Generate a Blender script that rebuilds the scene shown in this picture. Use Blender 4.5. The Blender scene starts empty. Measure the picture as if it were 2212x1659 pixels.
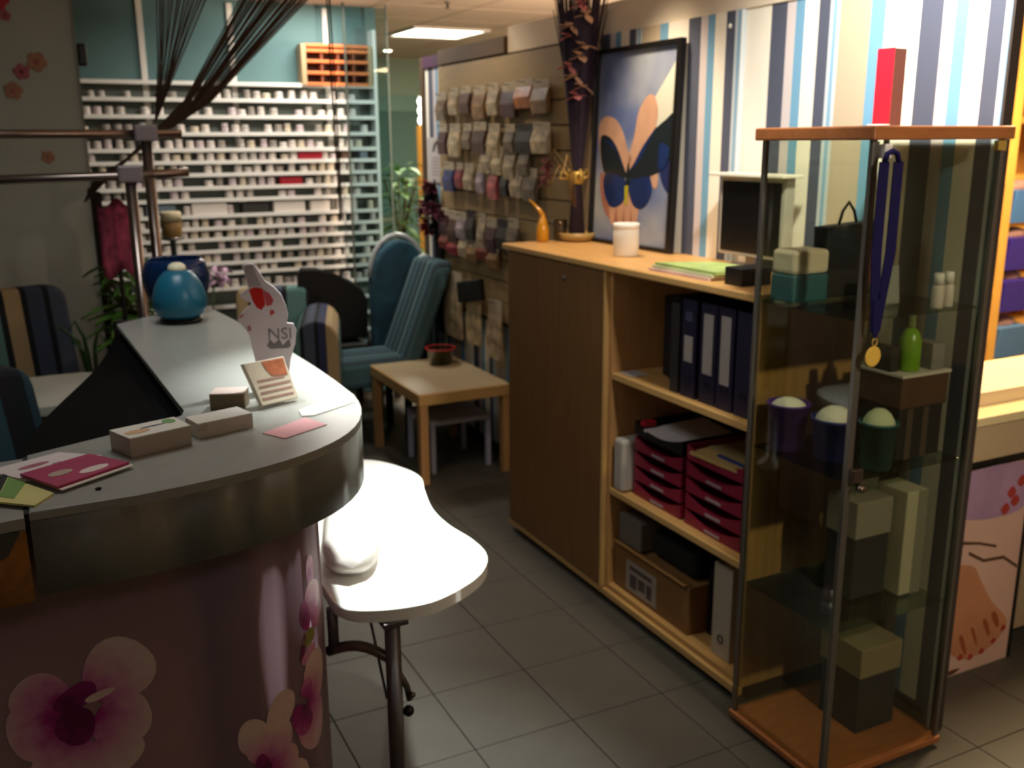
import bpy, bmesh, math, random
from mathutils import Vector, Matrix, Euler
random.seed(7)
PI = math.pi
S = bpy.context.scene
C = S.collection

# ------------------------------------------------------------------ camera, world, lights, exposure
cam_d = bpy.data.cameras.new('camera')
cam = bpy.data.objects.new('camera', cam_d); C.objects.link(cam)
W_, H_, F_ = 2212.0, 1659.0, 2086.2
cam_d.sensor_fit = 'HORIZONTAL'; cam_d.sensor_width = 36.0
cam_d.lens = 36.0 * F_ / W_
cam_d.clip_start = 0.02; cam_d.clip_end = 60
yaw, pit, rol = math.radians(26.42), math.radians(14.10), math.radians(0.3526)
fw = Vector((math.sin(yaw)*math.cos(pit), math.cos(yaw)*math.cos(pit), -math.sin(pit)))
rt = Vector((math.cos(yaw), -math.sin(yaw), 0)); dn = fw.cross(rt)
r2 = rt*math.cos(rol) + dn*math.sin(rol); d2 = -rt*math.sin(rol) + dn*math.cos(rol)
M = Matrix((r2, -d2, -fw)).transposed().to_4x4(); M.translation = Vector((0, 0, 1.602))
cam.matrix_world = M
cam_d.dof.use_dof = True; cam_d.dof.focus_distance = 1.1; cam_d.dof.aperture_fstop = 7.0
S.camera = cam

wd = bpy.data.worlds.new('world'); S.world = wd; wd.use_nodes = True
wd.node_tree.nodes['Background'].inputs[0].default_value = (0.75, 0.85, 1.0, 1)
wd.node_tree.nodes['Background'].inputs[1].default_value = 0.05

S.view_settings.view_transform = 'Standard'; S.view_settings.look = 'None'
S.view_settings.gamma = 1; S.view_settings.exposure = 0.0
try: S.view_settings.use_curve_mapping = False
except Exception: pass

def spot(name, loc, target, power, col, angle, blend=0.6, r=0.05):
    d = bpy.data.lights.new(name, 'SPOT'); d.energy = power; d.color = col
    d.spot_size = math.radians(angle); d.spot_blend = blend; d.shadow_soft_size = r
    o = bpy.data.objects.new(name, d); C.objects.link(o); o.location = loc
    o.rotation_euler = (Vector(target)-Vector(loc)).to_track_quat('-Z', 'Y').to_euler(); return o
def area(name, loc, power, col, sx, sy, target=None):
    d = bpy.data.lights.new(name, 'AREA'); d.energy = power; d.color = col
    d.shape = 'RECTANGLE'; d.size = sx; d.size_y = sy
    o = bpy.data.objects.new(name, d); C.objects.link(o); o.location = loc
    if target: o.rotation_euler = (Vector(target)-Vector(loc)).to_track_quat('-Z', 'Y').to_euler()
    return o
WARM = (1.0, 0.80, 0.58); NEUT = (1.0, 0.95, 0.86); COOL = (0.93, 1.0, 0.98)
spot('downlight_over_white_table', (1.00, 2.20, 2.36), (0.64, 2.00, 0.7), 265, COOL, 43, 0.9, 0.04)
spot('wall_washer', (1.50, 1.62, 2.36), (2.1, 1.90, 1.75), 130, NEUT, 90, 0.8, 0.06)
spot('downlight_cabinet', (1.76, 2.95, 2.36), (1.92, 2.90, 1.2), 60, WARM, 78, 0.8, 0.06)
spot('slat_wall_fill', (1.55, 4.35, 2.36), (2.05, 4.35, 1.5), 11, WARM, 95, 0.8, 0.06)  # added fill light without a fixture, lifts the dim slat wall
spot('downlight_rack', (1.2, 4.7, 2.36), (1.3, 5.9, 1.1), 40, NEUT, 110, 0.9, 0.08)
area('ceiling_lamp_rack', (1.66, 5.55, 2.385), 14, NEUT, 0.35, 0.35)
spot('downlight_aisle', (1.62, -0.6, 2.36), (1.85, 1.9, 1.0), 125, (1.0, 0.86, 0.68), 62, 1.0, 0.05)
area('lamp_corridor', (2.92, 7.1, 2.36), 60, (1.0, 0.95, 0.78), 0.56, 0.56)
area('shop_light', (3.6, 2.2, 2.30), 80, (1.0, 0.72, 0.40), 0.6, 0.6)
area('ceiling_lamp_behind', (-0.4, -0.6, 2.36), 2.2, (0.92, 0.97, 1.0), 0.6, 0.6)
area('desk_fill_left', (0.25, 2.5, 2.37), 7, (0.93, 1.0, 1.0), 0.6, 0.6)  # added fill light out of view, brightens desk top and left side
def point_fill(name, loc, power, col, rad):
    d = bpy.data.lights.new(name, 'POINT'); d.energy = power; d.color = col; d.shadow_soft_size = rad
    o = bpy.data.objects.new(name, d); C.objects.link(o); o.location = loc
point_fill('ceiling_fill', (3.3, 4.0, 1.85), 165, (1.0, 0.80, 0.62), 0.10)  # added point light hidden behind the partition to brighten the ceiling

# ------------------------------------------------------------------ materials
def lin(h):
    h = h.lstrip('#'); c = [int(h[i:i+2], 16)/255 for i in (0, 2, 4)]
    return tuple((x/12.92 if x <= .04045 else ((x+.055)/1.055)**2.4) for x in c) + (1,)
MATS = {}
def mat(name, col, rough=0.6, metal=0.0, var=0.0, scale=6.0, stretch=(1, 1, 1), bump=0.0, emit=None, es=0, alpha=1, spec=0.5):
    if name in MATS: return MATS[name]
    m = bpy.data.materials.new(name); m.use_nodes = True; nt = m.node_tree; b = nt.nodes['Principled BSDF']
    c = lin(col) if isinstance(col, str) else tuple(col)+(1,)
    b.inputs['Base Color'].default_value = c; b.inputs['Roughness'].default_value = rough; b.inputs['Metallic'].default_value = metal
    b.inputs['Specular IOR Level'].default_value = spec
    if var > 0 or bump > 0:
        tc = nt.nodes.new('ShaderNodeTexCoord'); mp = nt.nodes.new('ShaderNodeMapping'); nz = nt.nodes.new('ShaderNodeTexNoise')
        mp.inputs['Scale'].default_value = stretch; nz.inputs['Scale'].default_value = scale; nz.inputs['Detail'].default_value = 4
        nt.links.new(tc.outputs['Object'], mp.inputs[0]); nt.links.new(mp.outputs[0], nz.inputs['Vector'])
        if var > 0:
            rp = nt.nodes.new('ShaderNodeValToRGB')
            rp.color_ramp.elements[0].position = .3; rp.color_ramp.elements[1].position = .7
            rp.color_ramp.elements[0].color = tuple(x*(1-var) for x in c[:3])+(1,)
            rp.color_ramp.elements[1].color = tuple(min(1, x*(1+var)) for x in c[:3])+(1,)
            nt.links.new(nz.outputs['Fac'], rp.inputs[0]); nt.links.new(rp.outputs[0], b.inputs['Base Color'])
        if bump > 0:
            bp = nt.nodes.new('ShaderNodeBump'); bp.inputs['Strength'].default_value = bump; bp.inputs['Distance'].default_value = .01
            nt.links.new(nz.outputs['Fac'], bp.inputs['Height']); nt.links.new(bp.outputs[0], b.inputs['Normal'])
    if emit:
        b.inputs['Emission Color'].default_value = lin(emit); b.inputs['Emission Strength'].default_value = es
    if alpha < 1: b.inputs['Alpha'].default_value = alpha
    MATS[name] = m; return m
def glass(name, tint, t=0.85, refl=0.12, rough=0.03):
    m = bpy.data.materials.new(name); m.use_nodes = True; nt = m.node_tree; nt.nodes.clear()
    out = nt.nodes.new('ShaderNodeOutputMaterial'); mx = nt.nodes.new('ShaderNodeMixShader')
    tr = nt.nodes.new('ShaderNodeBsdfTransparent'); gl = nt.nodes.new('ShaderNodeBsdfGlossy')
    cap = .6 if refl > .055 else .10
    fr = nt.nodes.new('ShaderNodeFresnel'); fr.inputs[0].default_value = 1.35
    c = lin(tint); tr.inputs[0].default_value = tuple(x*t for x in c[:3])+(1,)
    gl.inputs['Roughness'].default_value = rough; gl.inputs[0].default_value = (1, 1, 1, 1)
    mu = nt.nodes.new('ShaderNodeMath'); mu.operation = 'MULTIPLY'; mu.inputs[1].default_value = refl*8
    cl = nt.nodes.new('ShaderNodeClamp'); cl.inputs['Max'].default_value = cap
    nt.links.new(fr.outputs[0], mu.inputs[0]); nt.links.new(mu.outputs[0], cl.inputs[0])
    nt.links.new(cl.outputs[0], mx.inputs[0]); nt.links.new(tr.outputs[0], mx.inputs[1]); nt.links.new(gl.outputs[0], mx.inputs[2])
    nt.links.new(mx.outputs[0], out.inputs[0]); MATS[name] = m; return m
def stripes(name, axis, start, period, bands, sign=1, rough=0.75, bump=0.0):
    """bands: [(width fraction end, colour)] repeated along an object axis"""
    m = bpy.data.materials.new(name); m.use_nodes = True; nt = m.node_tree; b = nt.nodes['Principled BSDF']
    b.inputs['Roughness'].default_value = rough
    tc = nt.nodes.new('ShaderNodeTexCoord'); sp = nt.nodes.new('ShaderNodeSeparateXYZ'); nt.links.new(tc.outputs['Object'], sp.inputs[0])
    a = nt.nodes.new('ShaderNodeMath'); a.operation = 'MULTIPLY_ADD'; a.inputs[1].default_value = sign/period; a.inputs[2].default_value = -sign*start/period
    nt.links.new(sp.outputs[axis], a.inputs[0])
    f = nt.nodes.new('ShaderNodeMath'); f.operation = 'FRACT'; nt.links.new(a.outputs[0], f.inputs[0])
    rp = nt.nodes.new('ShaderNodeValToRGB'); rp.color_ramp.interpolation = 'CONSTANT'
    els = rp.color_ramp.elements; p0 = 0.0
    for i, (end, col) in enumerate(bands):
        if i == 0: e = els[0]; e.position = 0
        elif i == 1: e = els[1]; e.position = p0
        else: e = els.new(p0)
        e.color = lin(col); p0 = end
    nt.links.new(f.outputs[0], rp.inputs[0]); nt.links.new(rp.outputs[0], b.inputs['Base Color'])
    MATS[name] = m; return m

beech = mat('beech', '#c89a5c', .42, var=.10, scale=5, stretch=(12, 1.2, 12))
beech_v = mat('beech_vertical', '#c0905a', .45, var=.12, scale=5, stretch=(10, 10, .8))
beech_edge = mat('beech_edge', '#d2a768', .4)
cherry = mat('cherry_veneer', '#a8683a', .4, var=.12, scale=6, stretch=(2, 10, 10))
desk_grey = mat('desk_grey', '#a3a39d', .27, var=.03, scale=40)
apron_grey = mat('apron_grey', '#85857c', .45, var=.05, scale=30)
desk_pink = mat('desk_pink', '#9a7c88', .6, var=.05, scale=3)
dark_brown = mat('dark_brown', '#1b1411', .7, spec=.2)
black = mat('black_plastic', '#0b0a0c', .45)
black_matt = mat('black_matt', '#100d0e', .85)
white = mat('white_paint', '#e6e2da', .5)
white_top = mat('white_laminate', '#f1efe8', .35)
paper = mat('paper', '#ece6da', .8)
steel = mat('steel', '#8f8a86', .3, .9)
chrome = mat('chrome', '#8f7f78', .25, .95)
alu = mat('alu_dark', '#827d76', .4, .8)
teal_wall = mat('teal_wall', '#5a7b7d', .8, var=.04, scale=3)
grey_wall = mat('grey_green_wall', '#b0b2a6', .85, var=.04, scale=3)
ceil_m = mat('ceiling_tile', '#d6bfa8', .9, var=.03, scale=25)
grid_m = mat('ceiling_grid', '#b09a86', .8)
tile_m = mat('floor_tile', '#4c4941', .5, var=.08, scale=9, bump=.05)
grout = mat('grout', '#37332d', .9)
cream = mat('cream_board', '#e3d6c0', .7)
slat_m = mat('slat_board', '#a08a62', .6, var=.05, scale=8, stretch=(1, 1, 6))
gap_m = mat('slat_gap', '#3d311f', .8)
purple_trim = mat('purple_trim', '#43183f', .7)
wood_orange = mat('orange_wood', '#d8733a', .5, var=.1, scale=6)
yellow_wood = mat('yellow_wood', '#e0ab52', .5, var=.08, scale=6)
tan_wood = mat('tan_wood', '#a9906c', .6)
red_m = mat('red_card', '#b3142a', .5)
teal_g = mat('teal_frosted', '#1f6a88', .3, var=.12, scale=8)
blue_glass = mat('blue_glass_dark', '#0e2a52', .12)
green_leaf = mat('green_leaf', '#4d7d33', .5, var=.25, scale=8)
green_leaf2 = mat('dark_green_leaf', '#35562a', .55, var=.25, scale=8)
amber = mat('amber_glass', '#c98a1e', .15)
gold = mat('gold', '#d9b45a', .35, .5)
plastic_wrap = glass('clear_plastic', '#fbfaf8', .985, .04, .25)
glass_clear = glass('showcase_glass', '#f6f8f1', .98, .025)
glass_shelf = glass('shelf_glass', '#e6f0e2', .95, .06)
glass_screen = glass('tinted_screen', '#e4f0f4', .97, .10)
WP = [(.121, '#4c5162'), (.186, '#c9bfbe'), (.252, '#6d9dbb'), (.353, '#eee6d4'), (.433, '#4c5162'), (.455, '#bfc6ca'), (.478, '#7fa7c2'), (.502, '#bfc6ca'),
      (.702, '#b7a68d'), (.79, '#6d9dbb'), (1.0, '#efe8d8')]
wallpaper = stripes('striped_wallpaper', 1, 2.437, .564, WP, -1)
wallpaper_b = stripes('striped_wallpaper_board', 1, 3.396, .564, WP, -1)
fabric = stripes('striped_fabric', 0, -.22, .40, [(.06, '#14171c'), (.22, '#a8906a'), (.28, '#0f1218'), (.44, '#3d4558'), (.50, '#12141c'), (.68, '#454c5c'), (.74, '#10131a'), (1.0, '#5f8480')], 1, .9)
fabric_l = stripes('striped_fabric_left', 0, -.022, .40, [(.06, '#14171c'), (.22, '#a8906a'), (.28, '#0f1218'), (.44, '#3d4558'), (.50, '#12141c'), (.68, '#454c5c'), (.74, '#10131a'), (1.0, '#5f8480')], 1, .9)
fabric2 = stripes('teal_striped_fabric', 0, -.25, .20, [(.2, '#1e3038'), (.3, '#45646c'), (.5, '#17252c'), (.62, '#587a80'), (.8, '#22363e'), (1.0, '#365560')], 1, .9)

# ------------------------------------------------------------------ builders
ORG = {}
class B:
    def __init__(s): s.bm = bmesh.new(); s.sm = []
    def _bev(s, faces, w, seg=2):
        if w > 0:
            es = list({e for f in faces for e in f.edges})
            bmesh.ops.bevel(s.bm, geom=es, offset=w, segments=seg, affect='EDGES', profile=.5)
    def box(s, x0, x1, y0, y1, z0, z1, bev=0, rot=None, piv=None):
        vs = [s.bm.verts.new((x, y, z)) for x in (x0, x1) for y in (y0, y1) for z in (z0, z1)]
        if rot:
            p = Vector(piv) if piv else Vector(((x0+x1)/2, (y0+y1)/2, (z0+z1)/2)); R = Euler(rot).to_matrix()
            for v in vs: v.co = p + R @ (v.co-p)
        q = [(0, 1, 3, 2), (4, 6, 7, 5), (0, 4, 5, 1), (2, 3, 7, 6), (0, 2, 6, 4), (1, 5, 7, 3)]
        fs = [s.bm.faces.new([vs[i] for i in f]) for f in q]
        s._bev(fs, bev); return s
    def ring(s, pts): return [s.bm.verts.new(p) for p in pts]
    def bridge(s, a, b, smooth=True):
        n = len(a)
        for i in range(n):
            f = s.bm.faces.new((a[i], a[(i+1) % n], b[(i+1) % n], b[i])); f.smooth = smooth
    def lathe(s, prof, c=(0, 0, 0), n=20, cap0=True, cap1=True, sx=1, sy=1, axis=None):
        R = Vector((0, 0, 1)).rotation_difference(Vector(axis).normalized()).to_matrix() if axis else None
        rs = []
        for r, z in prof:
            ps = [Vector((r*sx*math.cos(2*PI*i/n), r*sy*math.sin(2*PI*i/n), z)) for i in range(n)]
            if R: ps = [R @ p for p in ps]
            rs.append(s.ring([p+Vector(c) for p in ps]))
        for a, b in zip(rs, rs[1:]): s.bridge(a, b)
        if cap0: s.bm.faces.new(rs[0][::-1])
        if cap1: s.bm.faces.new(rs[-1])
        return s
    def tube(s, pts, r, n=8, closed=False, r_end=None):
        pts = [Vector(p) for p in pts]; rs = []; k = len(pts); up = Vector((0, 0, 1)); prev = None
        for i, p in enumerate(pts):
            if closed: t = pts[(i+1) % k]-pts[i-1]
            else: t = pts[min(i+1, k-1)]-pts[max(i-1, 0)]
            t.normalize()
            a = prev - t*prev.dot(t) if prev is not None else (t.cross(up) if abs(t.z) < .95 else t.cross(Vector((1, 0, 0))))
            a.normalize(); prev = a; b = t.cross(a)
            rr = r if r_end is None else r+(r_end-r)*i/(k-1)
            rs.append(s.ring([p+a*rr*math.cos(2*PI*j/n)+b*rr*math.sin(2*PI*j/n) for j in range(n)]))
        for a, b in zip(rs, rs[1:]): s.bridge(a, b)
        if closed: s.bridge(rs[-1], rs[0])
        else: s.bm.faces.new(rs[0][::-1]); s.bm.faces.new(rs[-1])
        return s
    def prism(s, poly, vec, bev=0, smooth=False):
        vec = Vector(vec); a = s.ring([Vector(p) for p in poly]); b = s.ring([Vector(p)+vec for p in poly])
        fs = [s.bm.faces.new(a[::-1]), s.bm.faces.new(b)]
        n = len(a)
        for i in range(n):
            f = s.bm.faces.new((a[i], a[(i+1) % n], b[(i+1) % n], b[i])); f.smooth = smooth; fs.append(f)
        if bev > 0:
            es = [e for e in fs[1].edges] + [e for e in fs[0].edges]
            bmesh.ops.bevel(s.bm, geom=list(set(es)), offset=bev, segments=2, affect='EDGES', profile=.5)
        return s
    def ell(s, c, r, n=14, m=8):
        prof = [(math.sin(PI*i/m), -math.cos(PI*i/m)) for i in range(m+1)]
        rs = []
        for q, z in prof[1:-1]:
            rs.append(s.ring([(c[0]+r[0]*q*math.cos(2*PI*j/n), c[1]+r[1]*q*math.sin(2*PI*j/n), c[2]+r[2]*z) for j in range(n)]))
        for a, b in zip(rs, rs[1:]): s.bridge(a, b)
        lo = s.bm.verts.new((c[0], c[1], c[2]-r[2])); hi = s.bm.verts.new((c[0], c[1], c[2]+r[2]))
        for j in range(n):
            f = s.bm.faces.new((lo, rs[0][(j+1) % n], rs[0][j])); f.smooth = True
            f = s.bm.faces.new((hi, rs[-1][j], rs[-1][(j+1) % n])); f.smooth = True
        return s
    def leaf(s, p, d, L, w, up=(0, 0, 1), droop=.3):
        p = Vector(p); d = Vector(d).normalized(); up = Vector(up); sd = d.cross(up)
        if sd.length < .1: sd = Vector((1, 0, 0))
        sd.normalize(); rows = []
        for i, ww in enumerate((.15, .8, 1, .7, .05)):
            t = i/4; q = p+d*L*t-up*droop*L*t*t
            rows.append([s.bm.verts.new(q+sd*w*ww*.5*k+up*(.0 if k == 0 else w*.12)) for k in (-1, 0, 1)])
        for a, b in zip(rows, rows[1:]):
            for j in (0, 1):
                f = s.bm.faces.new((a[j], a[j+1], b[j+1], b[j])); f.smooth = True
        return s
    def xf(s, Mx):
        for v in s.bm.verts: v.co = Mx @ v.co
        return s
    def mesh(s, name, org=(0, 0, 0)):
        bmesh.ops.recalc_face_normals(s.bm, faces=s.bm.faces)
        me = bpy.data.meshes.new(name)
        if tuple(org) != (0, 0, 0):
            bmesh.ops.translate(s.bm, verts=s.bm.verts, vec=-Vector(org))
        s.bm.to_mesh(me); s.bm.free(); return me

def tag(o, label=None, cat=None, group=None, kind=None):
    if label: o['label'] = label
    if cat: o['category'] = cat
    if group: o['group'] = group
    if kind: o['kind'] = kind
    return o
def thing(name, loc, label, cat, group=None, rotz=0):
    o = bpy.data.objects.new(name, None); C.objects.link(o); o.location = loc; o.rotation_euler = (0, 0, rotz)
    o.empty_display_size = .05; ORG[o.name] = Vector(loc); return tag(o, label, cat, group)
def part(name, b, m, parent, label=None, kind=None, local=False):
    """b built in world coordinates unless local; parent is a thing or one of its parts"""
    org = Vector((0, 0, 0)) if local else ORG.get(parent.name, Vector((0, 0, 0)))
    me = b.mesh(name, org) if isinstance(b, B) else b
    o = bpy.data.objects.new(name, me); C.objects.link(o); o.parent = parent
    if not me.materials: me.materials.append(m)
    ORG[o.name] = org
    return tag(o, label=label, kind=kind)
def solo(name, b, m, loc, label, cat, group=None, kind=None):
    """a thing that is one mesh, built in world coordinates, origin at its base"""
    me = b.mesh(name, loc); me.materials.append(m)
    o = bpy.data.objects.new(name, me); C.objects.link(o); o.location = loc; ORG[o.name] = Vector(loc)
    return tag(o, label, cat, group, kind)
def struct(name, b, m):
    me = b.mesh(name); me.materials.append(m); o = bpy.data.objects.new(name, me); C.objects.link(o)
    ORG[o.name] = Vector((0, 0, 0)); return tag(o, kind='structure')
def dup(root, loc, rotz=None, label=None, group=None):
    r = root.copy(); C.objects.link(r); r.location = loc
    if rotz is not None: r.rotation_euler = (0, 0, rotz)
    if label: r['label'] = label
    if group: r['group'] = group
    for ch in list(root.children):
        c = ch.copy(); C.objects.link(c); c.parent = r
        for g in list(ch.children):
            d = g.copy(); C.objects.link(d); d.parent = c
    ORG[r.name] = Vector(loc); return r
def strip(b, poly, off, vec):
    b.prism([Vector(p)+Vector(off) for p in poly], vec); return b
ORD = ['first', 'second', 'third', 'fourth', 'fifth', 'sixth', 'seventh', 'eighth', 'ninth', 'tenth', 'eleventh', 'twelfth', 'thirteenth', 'fourteenth', 'fifteenth', 'sixteenth', 'seventeenth', 'eighteenth', 'nineteenth', 'twentieth']
TENS = {2: 'twenty', 3: 'thirty'}
def nth(k): return ORD[k-1] if k <= 20 else (TENS[k//10]+'-'+ORD[k % 10-1] if k % 10 else {30: 'thirtieth'}[k])
def text_mesh(body, size, depth):
    cu = bpy.data.curves.new('lettering', 'FONT'); cu.body = body; cu.size = size; cu.extrude = depth; cu.align_x = 'CENTER'; cu.align_y = 'CENTER'; cu.resolution_u = 3
    o = bpy.data.objects.new('lettering', cu); C.objects.link(o)
    dg = bpy.context.evaluated_depsgraph_get(); me = bpy.data.meshes.new_from_object(o.evaluated_get(dg))
    bpy.data.objects.remove(o); bpy.data.curves.remove(cu); return me

# ------------------------------------------------------------------ setting: floor, ceiling, walls
fl = struct('floor', B().box(-3, 6, -2, 10, -.06, -.004), grout)
pitch = .305; tme = None; n_t = 0
for j in range(16):
    for i in range(15):
        x0 = .93+(i-3)*pitch; y0 = 2.11+(j-3)*pitch
        if x0 > 3.4 or y0 > 5.7: continue
        if tme is None:
            tb = B().box(.0015, pitch-.0015, .0015, pitch-.0015, -.012, 0, .001); tme = tb.mesh('tile'); tme.materials.append(tile_m)
        t = part('tile', tme, tile_m, fl, local=True); t.location = (x0, y0, 0)
rest = B()
for (a, b_, c, d) in ((-3, .015, -2, 10), (.015, 6, -2, 1.195), (.015, 6, 5.77, 10), (3.675, 6, 1.195, 5.77)):
    rest.box(a, b_, c, d, -.012, 0)
part('paving', rest, tile_m, fl, kind='stuff')
ce = struct('ceiling', B().box(-3, 6, -2, 10, 2.415, 2.5), grid_m)
cme = B().box(.006, .594, .006, .594, 2.4, 2.415, .002).mesh('ceiling_panel'); cme.materials.append(ceil_m)
for i in range(-5, 10):
    for j in range(-3, 17):
        x0, y0 = .22+.6*i, .4+.6*j
        if abs(x0-2.62) < .05 and abs(y0-6.4-.4) < .05: continue
        p = part('panel', cme, ceil_m, ce, local=True); p.location = (x0, y0, 0)
wb = struct('wall_back', B().box(-3, 2.06, 6.0, 6.12, 0, 2.4), teal_wall)
struct('wall_far', B().box(-3, 6, 9.45, 9.55, 0, 2.4), mat('far_wall', '#8fa895', .8))
struct('wall_outer_left', B().box(-3.06, -3, -2, 10, 0, 2.4), grey_wall)
struct('wall_outer_right', B().box(6, 6.06, -2, 10, 0, 2.4), cream)
struct('wall_front', B().box(-3, 6, -2.06, -2, 0, 2.4), grey_wall)
wr = struct('wall_right', B().box(2.1, 2.13, 1.61, 5.3, 0, 2.0), wallpaper)
struct('trim_1', B().box(2.092, 2.14, 1.60, 4.235, 2.0, 2.115, .003), cream)
struct('trim_2', B().box(2.075, 2.14, 4.24, 5.05, 2.0, 2.075, .002), mat('brown_board', '#5a4326', .7))
struct('trim_3', B().box(2.085, 2.14, 5.06, 5.3, 2.0, 2.06), purple_trim)
struct('trim_4', B().box(2.09, 2.14, 5.301, 5.36, 0, 2.06, .004), mat('brown_post', '#4a3620', .6))
struct('baseboard_right', B().box(2.088, 2.1, 1.64, 5.3, 0, .06), black_matt)
struct('trim_5', B().box(2.098, 2.132, 1.602, 1.61, 0, 2.0, .001), mat('wall_edge', '#3a302a', .7))
pb = part('wallpaper_panel', B().box(2.084, 2.1, 2.555, 3.405, .05, 2.0), wallpaper_b, wr)
part('screw', B().lathe([(.008, 0), (.007, .004), (.002, .005)], (2.084, 2.612, 1.955), 10, axis=(-1, 0, 0)), white, pb)
part('batten', B().box(2.05, 2.1, 3.41, 3.47, .05, 2.0, .002), tan_wood, wr)
# slat wall: boards one by one
n = 0; z = 1.995
part('slat_backing', B().box(2.094, 2.1, 3.47, 5.05, .70, 2.0), gap_m, wr)
while z > .75:
    hgt = .22 if n == 0 else .105
    part('slat', B().box(2.075, 2.094, 3.47, 5.05, z-hgt, z-.006, .002), slat_m, wr); z -= hgt; n += 1
# grey partition at the left with flower stickers
wl = struct('wall_left', B().box(-3, .265, 4.6, 4.66, 0, 2.4), grey_wall)
part('end_post', B().box(.262, .305, 4.585, 4.675, 0, 1.40, .004), dark_brown, wl)
part('edge_strip', B().box(.262, .272, 4.595, 4.665, 1.40, 2.4), mat('edge_grey', '#8a8c80', .7), wl)
def sticker(x, z, r, m, mc):
    b = B()
    for k in range(5):
        a = 2*PI*k/5+x*9; b.ell((x+r*.55*math.cos(a), 4.599, z+r*.55*math.sin(a)), (r*.5, .0012, r*.5), 10, 4)
    o = part('flower_sticker', b, m, wl)
    part('sticker_centre', B().ell((x, 4.5975, z), (r*.28, .001, r*.28), 8, 4), mc, o)
s_red = mat('sticker_red', '#c2283a', .6); s_tan = mat('sticker_tan', '#a8785c', .7); s_dk = mat('sticker_dark', '#6a1420', .6); s_rose = mat('sticker_rose', '#a8585c', .7)
for (x, z, r, m, mc) in ((-.04, 2.27, .05, s_red, s_dk), (.0, 2.165, .042, s_red, s_dk), (-.075, 1.985, .05, s_red, s_dk), (-.085, 2.17, .03, s_rose, s_dk), (.02, 2.105, .022, s_rose, s_dk),
                         (.115, 1.93, .04, s_tan, s_rose), (.055, 1.89, .032, s_rose, s_dk), (.015, 1.815, .036, s_tan, s_rose), (-.08, 1.85, .03, s_tan, s_rose), (.115, 1.55, .028, s_tan, s_rose), (-.09, 1.58, .03, s_rose, s_tan)):
    sticker(x, z, r, m, mc)
# ------------------------------------------------------------------ lamps in view
t = thing('ceiling_light', (2.92, 7.1, 2.40), 'bright square recessed ceiling light panel over the far corridor', 'ceiling light')
part('frame', B().box(2.62, 3.22, 6.8, 6.83, 2.385, 2.414).box(2.62, 3.22, 7.37, 7.4, 2.385, 2.414).box(2.62, 2.65, 6.83, 7.37, 2.385, 2.414).box(3.19, 3.22, 6.83, 7.37, 2.385, 2.414), white, t)
part('diffuser', B().box(2.65, 3.19, 6.83, 7.37, 2.392, 2.41), mat('lamp_glow', '#fffbe8', .5, emit='#fff8e0', es=9), t)
t = thing('downlight', (3.05, 8.58, 2.40), 'small round glowing downlight in the ceiling left of the bright panel', 'ceiling light')
part('rim', B().lathe([(.05, .0), (.055, -.006), (.05, -.01), (.04, -.008)], (3.05, 8.58, 2.4), 16), white, t)
part('bulb', B().lathe([(.038, -.008), (.03, -.016), (.01, -.02)], (3.05, 8.58, 2.4), 16), mat('bulb_glow', '#fff3d0', .5, emit='#fff3d0', es=9), t)
t = thing('sprinkler_head', (2.36, 5.57, 2.40), 'small dark sprinkler head hanging from the ceiling at the top edge', 'sprinkler')
part('pipe', B().lathe([(.018, 0), (.018, -.008), (.008, -.01), (.008, -.035)], (2.36, 5.57, 2.4), 12), steel, t)
part('deflector', B().lathe([(.02, -.036), (.02, -.039)], (2.36, 5.57, 2.4), 12), steel, t)

# ------------------------------------------------------------------ nail polish rack on the back wall
RX0, RX1, RY0 = .20, 2.02, 5.90
rk = thing('display_rack', (1.1, 5.95, 0), 'white wall rack of narrow shelves filled with small jars on the back wall', 'shelf rack')
rows = [1.935, 1.844, 1.751, 1.656, 1.567, 1.498, 1.427, 1.352, 1.283, 1.191, 1.12, 1.056, .985, .913, .853, .76, .653, .55, .44]
for zz in rows:
    sh = part('shelf', B().box(RX0, RX1-.02, RY0, 5.985, zz-.012, zz-.004, .001), white, rk)
    part('shelf_lip', B().box(RX0, RX1-.02, RY0-.006, RY0, zz-.014, zz+.008, .001), white_top, sh)
for xx in (.69, 1.18, 1.74):
    part('upright', B().box(xx-.016, xx+.016, 5.985, 5.999, .2, 2.38, .002), white, rk)
part('side_panel', B().box(RX1-.02, RX1, RY0-.01, 5.999, .2, 2.26, .002), white_top, rk)
part('back_panel', B().box(RX0, RX1-.02, 5.988, 5.998, .2, 1.94), mat('rack_back', '#68706a', .8), rk)
jarcols = [mat('jar_white', '#e8ded6', .4), mat('jar_clear', '#c9c2ba', .3), mat('jar_grey', '#a29a92', .4), mat('jar_pearl', '#d9c9cb', .35), mat('jar_cream', '#dccfb8', .4)]
def jar_mesh(i, m):
    r, hh = ((.0245, .052), (.021, .060), (.0255, .042))[i]
    b = B().lathe([(r, 0), (r, hh*.55), (r*.9, hh*.62), (r*.95, hh*.64), (r*.95, hh), (r*.8, hh+.002)], (0, 0, 0), 8)
    me = b.mesh('jar'); me.materials.append(m); return me
jm = [[jar_mesh(i, m) for i in range(3)] for m in jarcols]
jar_names = ['pale round capped jar', 'slim tall pale jar', 'squat wide pale jar']; cnt = {}
boxes = []   # wider cartons standing on the rack: (x, row, width, height, material, label)
rr = mat('rack_red', '#a01428', .5); rdk = mat('rack_dark', '#2e2a28', .6); rw = mat('rack_carton', '#e6dcd2', .6); rbr = mat('rack_brown', '#5a3a2c', .6); rbl = mat('rack_slate', '#6c7a86', .6)
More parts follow.
